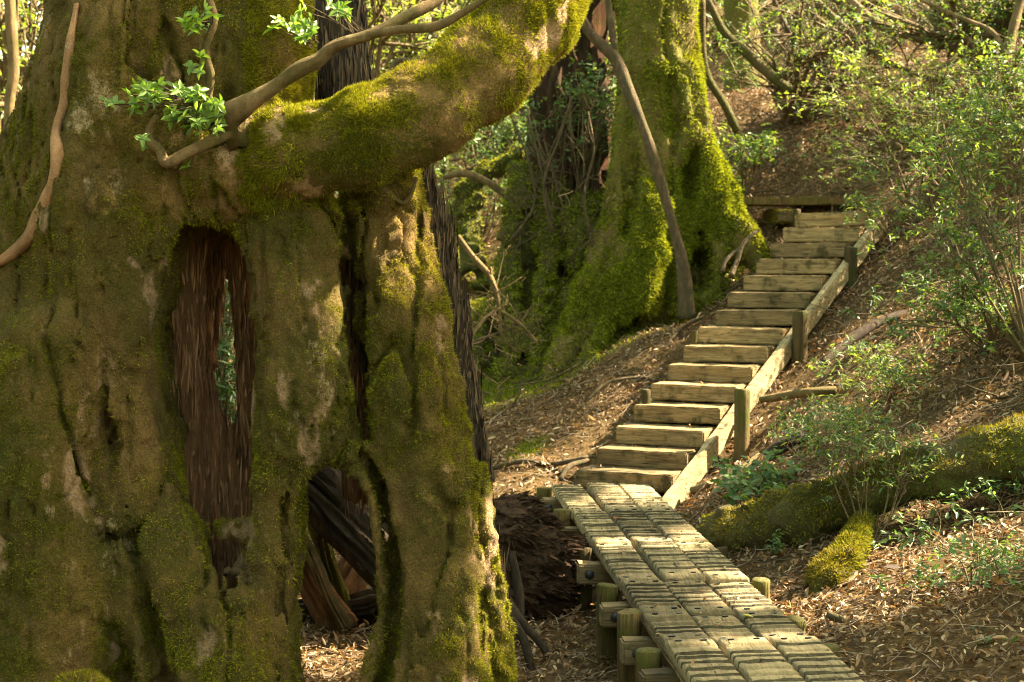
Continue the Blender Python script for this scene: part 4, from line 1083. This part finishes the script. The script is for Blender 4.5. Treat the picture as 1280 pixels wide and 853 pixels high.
pshrub('bank_shrub', 'tall sparse shrub climbing the bank along the right edge of the view', (1300, 300, 13.0), (1250, 130, 13.0), (70, 80), 260, .05, M['leaf_mid'], .5, group=GR, k1=9, k2=5, wr=.33)
pshrub('gully_shrub', 'dark leafy shrub draped over the old red stem behind the root mound', (720, 300, 15.0), (705, 150, 15.0), (62, 50), 260, .065, M['leaf_cool'], .4, k1=12, k2=6)
pshrub('gully_shrub', 'shaded shrub filling the gap under the thick limb', (600, 330, 17.5), (600, 170, 17.5), (85, 90), 420, .085, M['leaf_cool'], .8, k1=12, k2=6)
pshrub('gully_shrub', 'sunlit pale sprig beside the dead bark of the hollow tree', (560, 420, 12.0), (576, 392, 12.0), (12, 12), 10, .06, M['leaf_bright'], .08, k1=3, k2=1, rstem=.004)
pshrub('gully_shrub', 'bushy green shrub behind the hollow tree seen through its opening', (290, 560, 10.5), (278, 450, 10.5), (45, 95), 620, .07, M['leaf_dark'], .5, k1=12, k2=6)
pshrub('bank_shrub', 'sprawling pale shrub on the slope below the crooked grey stems', (1180, 190, 15.5), (1130, 110, 15.2), (110, 45), 260, .06, M['leaf_yellow'], .6, group=GR, k1=12, k2=6)
pshrub('bank_shrub', 'leafy shrub at the right edge between crooked stems and drooping shrub', (1300, 230, 13.5), (1250, 150, 13.3), (60, 55), 260, .06, M['leaf_mid'], .5, group=GR, k1=9, k2=5)
pshrub('bank_shrub', 'green sprays growing over the brown decaying log on the bank', (1260, 420, 10.9), (1250, 395, 10.8), (45, 30), 90, .06, M['leaf_mid'], .35, group=GR, k1=8, k2=4, wr=.3)
pshrub('bank_shrub', 'weedy green growth in front of the right part of the fallen trunk', (1250, 640, 8.4), (1235, 610, 8.4), (50, 24), 60, .04, M['leaf_cool'], .25, group=GR, k1=7, k2=3, rstem=.004)
# small trees of the slope and the far wood
def btree(label, b, c, rp, n, leaf, mat, dy=1.2, rs=.05, **k):
    return pshrub('forest_tree', label, b, c, rp, n, leaf, mat, dy, cat='tree', part='trunk', rstem=rs, group='small trees of the wood behind', **k)
btree('pale feathery tree leaning over the upper slope right of the cedar', (985, 200, 17.5), (1010, 55, 17.3), (90, 75), 480, .055, M['leaf_mid'], 1.0, .035, k1=12, k2=6)
btree('green tree at the top right corner with grey crooked stems', (1240, 150, 16.5), (1240, 5, 16.0), (90, 45), 600, .075, M['leaf_mid'], 1.0, .05, k1=10, k2=6)
btree('yellow green tree behind the leafy branch left of the thick limb', (470, 300, 19), (490, 40, 19), (90, 75), 650, .11, M['leaf_yellow'], 1.5, .06, k1=14, k2=7)
btree('dense green tree between the thick limb and the cedar', (640, 300, 21), (640, 90, 21), (110, 120), 900, .12, M['leaf_mid'], 1.5, .06, k1=16, k2=7)
btree('sunny tree filling the gap left of the hollow tree', (-30, 330, 20), (10, 60, 20), (90, 140), 800, .12, M['leaf_yellow'], 1.5, .07, k1=16, k2=7)
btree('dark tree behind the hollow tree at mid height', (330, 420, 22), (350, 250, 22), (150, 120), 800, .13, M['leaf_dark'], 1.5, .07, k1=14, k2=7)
btree('light green tree high behind the cedar', (870, 220, 24), (880, 0, 24), (110, 90), 700, .13, M['leaf_mid'], 1.5, .07, k1=14, k2=7)
btree('tall tree far behind the thick limb with yellowish crown', (560, 250, 27), (560, -20, 27), (160, 90), 900, .15, M['leaf_yellow'], 2, .08, k1=16, k2=7)
btree('airy tree behind the top right slope', (1120, 80, 24), (1120, -30, 23), (150, 60), 420, .12, M['leaf_mid'], 2, .07, k1=16, k2=7)
GB = 'bare trunks of the wood behind'
pole('background_trunk', 'mossy trunk standing up the slope right of the cedar', 'tree', [[(922, -60, 19.5, 22), (928, 40, 19.5, 22), (930, 85, 19.4, 26), (936, 125, 19.3, 34)]], M['mossbark'], group=GB)
pole('background_trunk', 'dark slanting stem crossing from the cedar towards the slope', 'tree', [[(885, 0, 16.5, 4), (905, 40, 16.5, 5), (935, 68, 16.4, 6), (960, 92, 16.3, 6), (990, 115, 16.2, 6)]], M['darkbark'], group=GB)
pole('background_trunk', 'dark thin stem standing close to the right side of the cedar', 'tree', [[(878, 0, 15.6, 4), (878, 60, 15.6, 4.5), (884, 95, 15.6, 5), (905, 130, 15.5, 5), (922, 165, 15.5, 5)]], M['darkbark'], group=GB)
pole('background_trunk', 'grey crooked multi stemmed trunk on the upper right slope', 'tree', [[(1045, -20, 17, 4), (1090, 25, 16.8, 6), (1140, 45, 16.6, 6), (1185, 55, 16.4, 7), (1225, 78, 16.2, 10)], [(1120, -20, 17, 4), (1165, 20, 16.7, 6), (1195, 50, 16.5, 7), (1222, 75, 16.2, 9)], [(1195, -20, 16.6, 6), (1210, 35, 16.4, 7), (1225, 78, 16.2, 9)], [(1250, -20, 16.6, 5), (1240, 30, 16.4, 6), (1228, 78, 16.2, 9)]], M['stem'], group=GB, twigs=60, tw_len=.6)
pole('background_trunk', 'bare tangled branch sweeping down over the slope at the top', 'tree', [[(1000, -20, 18, 4), (1050, 30, 17.8, 4.5), (1100, 70, 17.5, 4), (1150, 95, 17.3, 4.5), (1190, 100, 17.2, 5)], [(1060, -20, 18, 3), (1080, 40, 17.8, 3), (1110, 85, 17.5, 3)]], M['graytwig'], group=GB, twigs=50, tw_len=.7)
pole('background_trunk', 'thin bare stems leaning over the slope beside the feathery tree', 'tree', [[(960, -20, 17, 3), (985, 40, 17, 3), (1030, 100, 16.8, 3.5), (1060, 150, 16.5, 4)], [(1010, -20, 17, 2.5), (1025, 60, 17, 2.5), (1050, 130, 16.6, 3)]], M['graytwig'], group=GB, twigs=40, tw_len=.6)
pole('background_trunk', 'pale forked stem at the top right edge', 'tree', [[(1278, -10, 13.4, 6), (1265, 45, 13.3, 6), (1258, 80, 13.2, 7), (1262, 120, 13.1, 8)], [(1150, 0, 13.8, 2), (1200, 22, 13.6, 2.5), (1240, 40, 13.4, 3), (1258, 70, 13.2, 4)]], M['branch'], group=GB)
pole('background_trunk', 'pale slender trunk in the bright gap at the left edge', 'tree', [[(10, -30, 15, 7), (14, 30, 15, 7), (17, 90, 15, 7), (12, 130, 15, 7), (14, 200, 15, 8), (16, 330, 15, 9)]], M['branch'], group=GB)
pole('background_trunk', 'reddish thin trunk between branch and limb behind the leafy branch', 'tree', [[(432, -20, 13, 5), (437, 40, 13, 5), (443, 75, 13, 5), (445, 130, 13, 6), (447, 300, 13, 7)]], M['heart'], group=GB)
pole('background_trunk', 'grey thin branches spreading behind the bend of the limb', 'tree', [[(620, 35, 14.5, 2.5), (570, 65, 14.5, 3), (520, 75, 14.5, 3.5), (485, 100, 14.5, 4), (470, 300, 14.5, 5)], [(600, 80, 14.6, 2), (540, 90, 14.6, 2.5), (500, 92, 14.6, 3), (478, 160, 14.5, 3)]], M['graytwig'], group=GB)
pole('background_trunk', 'dark forked trunk far behind the bend of the limb', 'tree', [[(520, -20, 20, 5), (512, 50, 20, 6), (516, 130, 20, 7), (520, 330, 20, 9)], [(470, -20, 20, 3), (495, 40, 20, 4), (512, 90, 20, 5)]], M['darkbark'], group=GB)
pole('background_trunk', 'slim dark trunk in the gully under the thick limb', 'tree', [[(560, 120, 18, 5), (556, 200, 18, 5), (550, 290, 18, 6), (548, 380, 18, 8)]], M['darkbark'], group=GB)

for lab, pts in [('tangle of bare twigs rising in front of the old red stem', [(690, 290, 14.4, 2.5), (680, 230, 14.4, 2.2), (700, 170, 14.4, 1.8), (715, 120, 14.4, 1.4)]),
                 ('bare crooked twig leaning over the middle of the root mound', [(640, 300, 14.6, 2.5), (668, 255, 14.5, 2.2), (660, 200, 14.5, 1.8), (640, 150, 14.5, 1.4)]),
                 ('thin bare stem with fine twigs close to the left flank of the cedar', [(745, 320, 14.2, 2.2), (730, 250, 14.2, 2), (742, 190, 14.2, 1.6), (735, 140, 14.2, 1.3)]),
                 ('spreading bare twig low on the mossy roots in the gully', [(560, 470, 13.6, 2.5), (590, 430, 13.5, 2.2), (640, 410, 13.5, 1.8), (668, 380, 13.5, 1.2)])]:
    pole('bare_twig', lab, 'twig', [pts[::-1]], M['graytwig'], 'twig', 7, 5, .1, 'bare twigs over the roots', 26, .4)
# ------------------------------------------------------------------ leaf litter and twigs
def litter_points(n, x0, x1, y0, y1):
    P = np.column_stack([rng.uniform(x0, x1, n), y0 + (y1 - y0) * rng.random(n) ** 1.25])
    z = hgt(P); Q = np.column_stack([P, z])
    k = in_view(Q, 420, 90) & (rng.random(n) > moss_w(P) * .93) & (rng.random(n) < .45 + 1.3 * np.clip(fbm(Q, 1.7, 3, 191) + .25, 0, 1))
    # not on top of the boardwalk
    return Q[k]
def gnorm(Q):
    e = .04
    zx = hgt(Q[:, :2] + [e, 0]) - hgt(Q[:, :2] - [e, 0]); zy = hgt(Q[:, :2] + [0, e]) - hgt(Q[:, :2] - [0, e])
    return nrm(np.column_stack([-zx / (2 * e), -zy / (2 * e), np.ones(len(Q))]))
Q = litter_points(330000, -3, 8.5, 5.4, 21)
Nn = gnorm(Q)
yy = rng.uniform(5.4, 10.9, 130); ex = np.array([[bw_x(y), y, .008] for y in yy]) + bws * rng.uniform(-.33, .33, 130)[:, None]
k_ = rng.integers(0, 15, 110); et = np.array([STAIR0 + STAIR_STEP * (i - 2) for i in k_]) + ta * rng.uniform(-.32, .32, 110)[:, None] + tb * (rng.random(110) ** .5 * .25 + .02)[:, None] + UPV * .006
Q = np.vstack([Q, ex, et]); Nn = np.vstack([Nn, np.tile(UPV, (240, 1))]); n = len(Q)
U = nrm(Nn + rng.normal(size=(n, 3)) * .62); D = rng.normal(size=(n, 3)); D = nrm(D - U * (D * U).sum(1, keepdims=True))
L = rng.uniform(.016, .052, n) * np.where(np.arange(n) >= n - 240, .75, 1) * np.where(rng.random(n) < .05, 1.7, 1)
lv, lq = leaves(Q + Nn * np.where(np.arange(n) >= n - 240, .004, rng.uniform(.002, .035, n))[:, None], D, U, L, L * rng.uniform(.25, .5, n), rng.uniform(-.3, .7, n)[:, None], .25)
tag(mk('leaf_litter', lv, lq, M['litter']), 'dry brown fallen leaves covering the forest floor', 'leaf litter', kind='stuff')
Q = litter_points(26000, -3, 7, 5.6, 20)
Nn = gnorm(Q); n = len(Q); G = Geo()
D = rng.normal(size=(n, 3)); D = nrm(D - Nn * (D * Nn).sum(1, keepdims=True) + Nn * rng.uniform(-.05, .3, n)[:, None])
L = rng.uniform(.05, .22, n)[:, None]; r = rng.uniform(.0015, .004, n)[:, None]
A = nrm(np.cross(D, Nn)); B = np.cross(A, D); P0 = Q + Nn * rng.uniform(.005, .03, n)[:, None]
rings = []
for e, sc in ((0, 1.0), (.5, .8), (1, .4)):
    cc = P0 + D * L * e + A * L * .08 * math.sin(e * math.pi)
    for k in range(3):
        th = k * 2 * math.pi / 3
        rings.append(cc + (A * math.cos(th) + B * math.sin(th)) * r * sc)
Vt = np.stack(rings, 1).reshape(-1, 3); b = np.arange(n)[:, None] * 9
qq = np.concatenate([b + np.array([[o + k, o + (k + 1) % 3, o + 3 + (k + 1) % 3, o + 3 + k]]) for o in (0, 3) for k in range(3)])
tag(mk('twig_litter', Vt, qq, M['twiglit']), 'thin broken twigs scattered over the fallen leaves', 'twig litter', kind='stuff')
n = 1300
P = np.column_stack([rng.uniform(-1, 8, n), rng.uniform(12.8, 24, n)]); P[900:] = np.column_stack([rng.uniform(1.2, 5, 400), rng.uniform(5.8, 12.8, 400)]); P = P[(P[:, 1] > 12.8) | (P[:, 0] > 1.9 + np.maximum(P[:, 1] - 10.5, 0) * .65 - np.maximum(9 - P[:, 1], 0) * .15)];  Q = np.column_stack([P, hgt(P)]); k = in_view(Q) & ~((P[:, 0] < 3.1) & (P[:, 1] < 14.6) & (P[:, 0] > .9)); Q = Q[k]; Nn = gnorm(Q); G = Geo()
for q, nn_ in zip(Q, Nn):
    a = rng.random() * 6.283; d_ = np.array([math.cos(a), math.sin(a) * .5, 0]); d_ = nrm(d_ - nn_ * (d_ @ nn_)); L_ = rng.uniform(.2, 1.1)
    sd2 = np.cross(nn_, d_)
    pts = np.array([q + nn_ * .02, q + d_ * L_ * .4 + sd2 * rng.normal() * .06 + nn_ * rng.uniform(.02, .12), q + d_ * L_ * .75 + sd2 * rng.normal() * .1 + nn_ * rng.uniform(.03, .2), q + d_ * L_ + sd2 * rng.normal() * .12 + nn_ * rng.uniform(.03, .3)])
    tube(G, spline(pts, 2), np.linspace(rng.uniform(.004, .012), .002, 7), 4, cap=False)
tag(G.build('brushwood', M['graytwig']), 'tangled dead branchlets strewn over the upper slope', 'brushwood', kind='stuff')
# moss carpet at the foot of the cedar and on the small green patch
P = np.column_stack([rng.uniform(-2, 2.2, 60000), rng.uniform(11.5, 16, 60000)])
k = rng.random(len(P)) < moss_w(P) ; P = P[k]; Q = np.column_stack([P, hgt(P)]); Q = Q[in_view(Q)]
bv, bf = blades(Q, gnorm(Q), .035, .016, .9, 0)
tag(mk('moss_carpet', bv, bf, M['mosscedar'], smooth=False), 'bright green moss carpet spreading at the foot of the cedar roots', 'moss', kind='stuff')
# a few dry leaves on the boardwalk
for i, (y, o, lab) in enumerate([(6.35, -.2, 'single pale dry leaf on the nearest boardwalk plank'), (9.5, -.12, 'small orange leaf on the far half of the boardwalk'), (7.75, -.1, 'dark curled leaf beside a nail on the middle of the boardwalk'), (7.0, .1, 'greenish yellow leaf lying on the centre plank of the boardwalk')]):
    c = np.array([bw_x(y), y, .012]) + bws * o
    lv, lq = leaves(c[None], np.array([[.8, .5 - .3 * i, .05]]), np.array([[.05, .1, 1.]]), np.array([.06]), np.array([.03]), .4, .1)
    t_ = NT('fallen_leaf_colour'); mt = t_.bsdf([(.4, .22, .12), (.5, .2, .04), (.05, .03, .02), (.4, .38, .06)][i], .6, .3, None, .2)
    tag(mk('fallen_leaf', lv, lq, mt, loc=c), lab, 'leaf', 'leaves on the boardwalk')

# ------------------------------------------------------------------ unseen leaf layer added overhead, gaps cut to place the sun patches
SPOTS = [  # where sun comes through: point seen in the photograph, distance, radius
 (905, 470, 11.5, .30), (880, 500, 11.2, .2), (940, 445, 12, .28), (1000, 370, 12.4, .2), (860, 560, 11, .2), (1040, 300, 13.4, .2),
 (1100, 440, 11.4, .5), (1060, 490, 10.8, .4), (1130, 420, 11.6, .4), (985, 470, 11.8, .3), (1000, 560, 10.3, .25), (1180, 640, 8.4, .2), (880, 40, 14.6, .55), (905, 250, 14.3, .4), (870, 140, 14.6, .45), (940, 300, 14.1, .3), (840, 300, 14.2, .25),
 (385, 135, 6.3, .2), (440, 140, 6.25, .18), (520, 110, 6.3, .12), (428, 330, 6.4, .12), (430, 400, 6.4, .1), (600, 700, 6.45, .16), (610, 800, 6.45, .18), (500, 385, 6.4, .1), (690, 20, 6.6, .2),
 (960, 625, 9.1, .12), (890, 655, 9.2, .12), (1200, 560, 9.0, .14), (1230, 690, 8.0, .1), (1000, 150, 17.5, .5), (960, 200, 16, .3), (1080, 215, 14.5, .35), (1150, 190, 13.3, .5), (1200, 240, 11, .35),
 (720, 585, 11.4, .2), (650, 600, 11.3, .25), (760, 640, 10.2, .25), (800, 690, 8.7, .2), (420, 790, 8.0, .25), (380, 690, 7.3, .12), (780, 330, 14.2, .35), (735, 400, 13.9, .35), (700, 450, 13.7, .25), (820, 440, 13, .12),
 (1250, 610, 8.4, .1), (950, 800, 6.6, .15), (560, 395, 12, .1), (225, 130, 6, .12), (600, 430, 14.4, .5), (650, 310, 14.9, .4), (690, 390, 14.4, .4), (560, 320, 16, .5), (720, 330, 14.6, .3), (640, 470, 14, .3), (600, 230, 16.1, .4), (1180, 500, 9.8, .2), (1020, 560, 10.4, .2), (1150, 760, 7.2, .12), (240, 400, 6.9, .08)]
n = 62000
cz = rng.uniform(8.5, 11.5, n)
GP = np.column_stack([rng.uniform(-4.5, 7.5, n), rng.uniform(3.5, 16.5, n), np.full(n, .6)])
C = GP + S * ((cz - .6) / S[2])[:, None]
keep = (fbm(GP, .9, 3, 151) * 1.5 + .16 + .5 * ((GP[:, 1] < 9.0) & (GP[:, 0] < 1.2)) - .12 * ((GP[:, 0] > 1.4) & (GP[:, 1] < 12.5)) - .45 * (GP[:, 1] > 14.5) - .3 * ((GP[:, 1] > 12.5) & (GP[:, 0] < .3))) > 0
for px, py, d, r in SPOTS:
    p = W(px, py, d); rel = C - p
    dist = np.linalg.norm(rel - (rel @ S)[:, None] * S, axis=1)
    keep &= dist > r * 1.15 + .07
C = C[keep]; n = len(C)
U = nrm(np.array([0, 0, 1]) + rng.normal(size=(n, 3)) * .5); D = rng.normal(size=(n, 3)); D = nrm(D - U * (D * U).sum(1, keepdims=True))
L = rng.uniform(.14, .3, n)
lv, lq = leaves(C, D, U, L, L * .55, .2, .2)
tag(mk('shade_canopy', lv, lq, M['leaf_mid']), 'unseen overhead leaf layer added to break the sunlight over the path', 'canopy', kind='stuff')

n = 26000
az = rng.uniform(math.radians(35), math.radians(285), n); rad = rng.uniform(10, 15, n)  # ring of leaves out of view, added to block low sky light
C = np.column_stack([np.sin(-az) * rad, np.cos(az) * rad + 4, rng.uniform(-.5, 9, n)])
k = (fbm(C, .45, 3, 201) > -.22) & ~((C[:, 1] < -1) & (C[:, 2] > 3.0) & (C[:, 0] > -3.5))
C = C[k]; n = len(C); U = nrm(rng.normal(size=(n, 3)) + [0, 0, .6]); D = rng.normal(size=(n, 3)); D = nrm(D - U * (D * U).sum(1, keepdims=True))
L = rng.uniform(.25, .55, n); lv, lq = leaves(C, D, U, L, L * .6, .2, .2)
tag(mk('shade_leaf_ring', lv, lq, M['leaf_dark']), 'unseen leaf mass added around the scene to cut light from the sides', 'foliage', kind='stuff')
# ------------------------------------------------------------------ light, sky, camera
w = bpy.data.worlds.new('World'); SC.world = w; w.use_nodes = True
nt = w.node_tree; nt.nodes.clear()
sky = nt.nodes.new('ShaderNodeTexSky'); sky.sky_type = 'NISHITA'; sky.sun_disc = False
el = math.asin(S[2]); sky.sun_elevation = el; sky.sun_rotation = math.atan2(S[0], S[1])
sky.air_density = 1.0; sky.dust_density = 2.0; sky.ozone_density = .6
tint = nt.nodes.new('ShaderNodeMix'); tint.data_type = 'RGBA'; tint.blend_type = 'MULTIPLY'; tint.inputs[0].default_value = 1; tint.inputs[7].default_value = (1.0, .88, .50, 1)
bg = nt.nodes.new('ShaderNodeBackground'); bg.inputs[1].default_value = .15
wo = nt.nodes.new('ShaderNodeOutputWorld')
nt.links.new(sky.outputs[0], tint.inputs[6]); nt.links.new(tint.outputs[2], bg.inputs[0]); nt.links.new(bg.outputs[0], wo.inputs[0])
sl = bpy.data.lights.new('sun', 'SUN'); sl.energy = 5.0; sl.angle = math.radians(.55); sl.color = (1, .88, .64)
so = bpy.data.objects.new('sun', sl); COL.objects.link(so)
so.rotation_euler = Vector(S).to_track_quat('Z', 'Y').to_euler(); so.location = (8, 4, 14)

cam = bpy.data.cameras.new('camera'); co_ = bpy.data.objects.new('camera', cam); COL.objects.link(co_)
co_.location = CAM; co_.rotation_euler = (math.pi / 2 - PITCH, 0, 0)
cam.sensor_width = 36; cam.lens = 36 * F / 1280; cam.clip_end = 1000; cam.clip_start = .05
cam.dof.use_dof = True; cam.dof.focus_distance = 6.4; cam.dof.aperture_fstop = 4.8
SC.camera = co_
SC.render.engine = 'CYCLES'
SC.cycles.use_denoising = True
SC.cycles.use_adaptive_sampling = False; SC.cycles.filter_width = 1.0
SC.cycles.max_bounces = 6; SC.cycles.diffuse_bounces = 3; SC.cycles.glossy_bounces = 2; SC.cycles.transmission_bounces = 3; SC.cycles.transparent_max_bounces = 4
SC.cycles.sample_clamp_indirect = 6; SC.cycles.caustics_reflective = False; SC.cycles.caustics_refractive = False
vs = SC.view_settings
vs.view_transform = 'Standard'; vs.look = 'None'; vs.gamma = 1; vs.use_curve_mapping = False; vs.exposure = 3.2
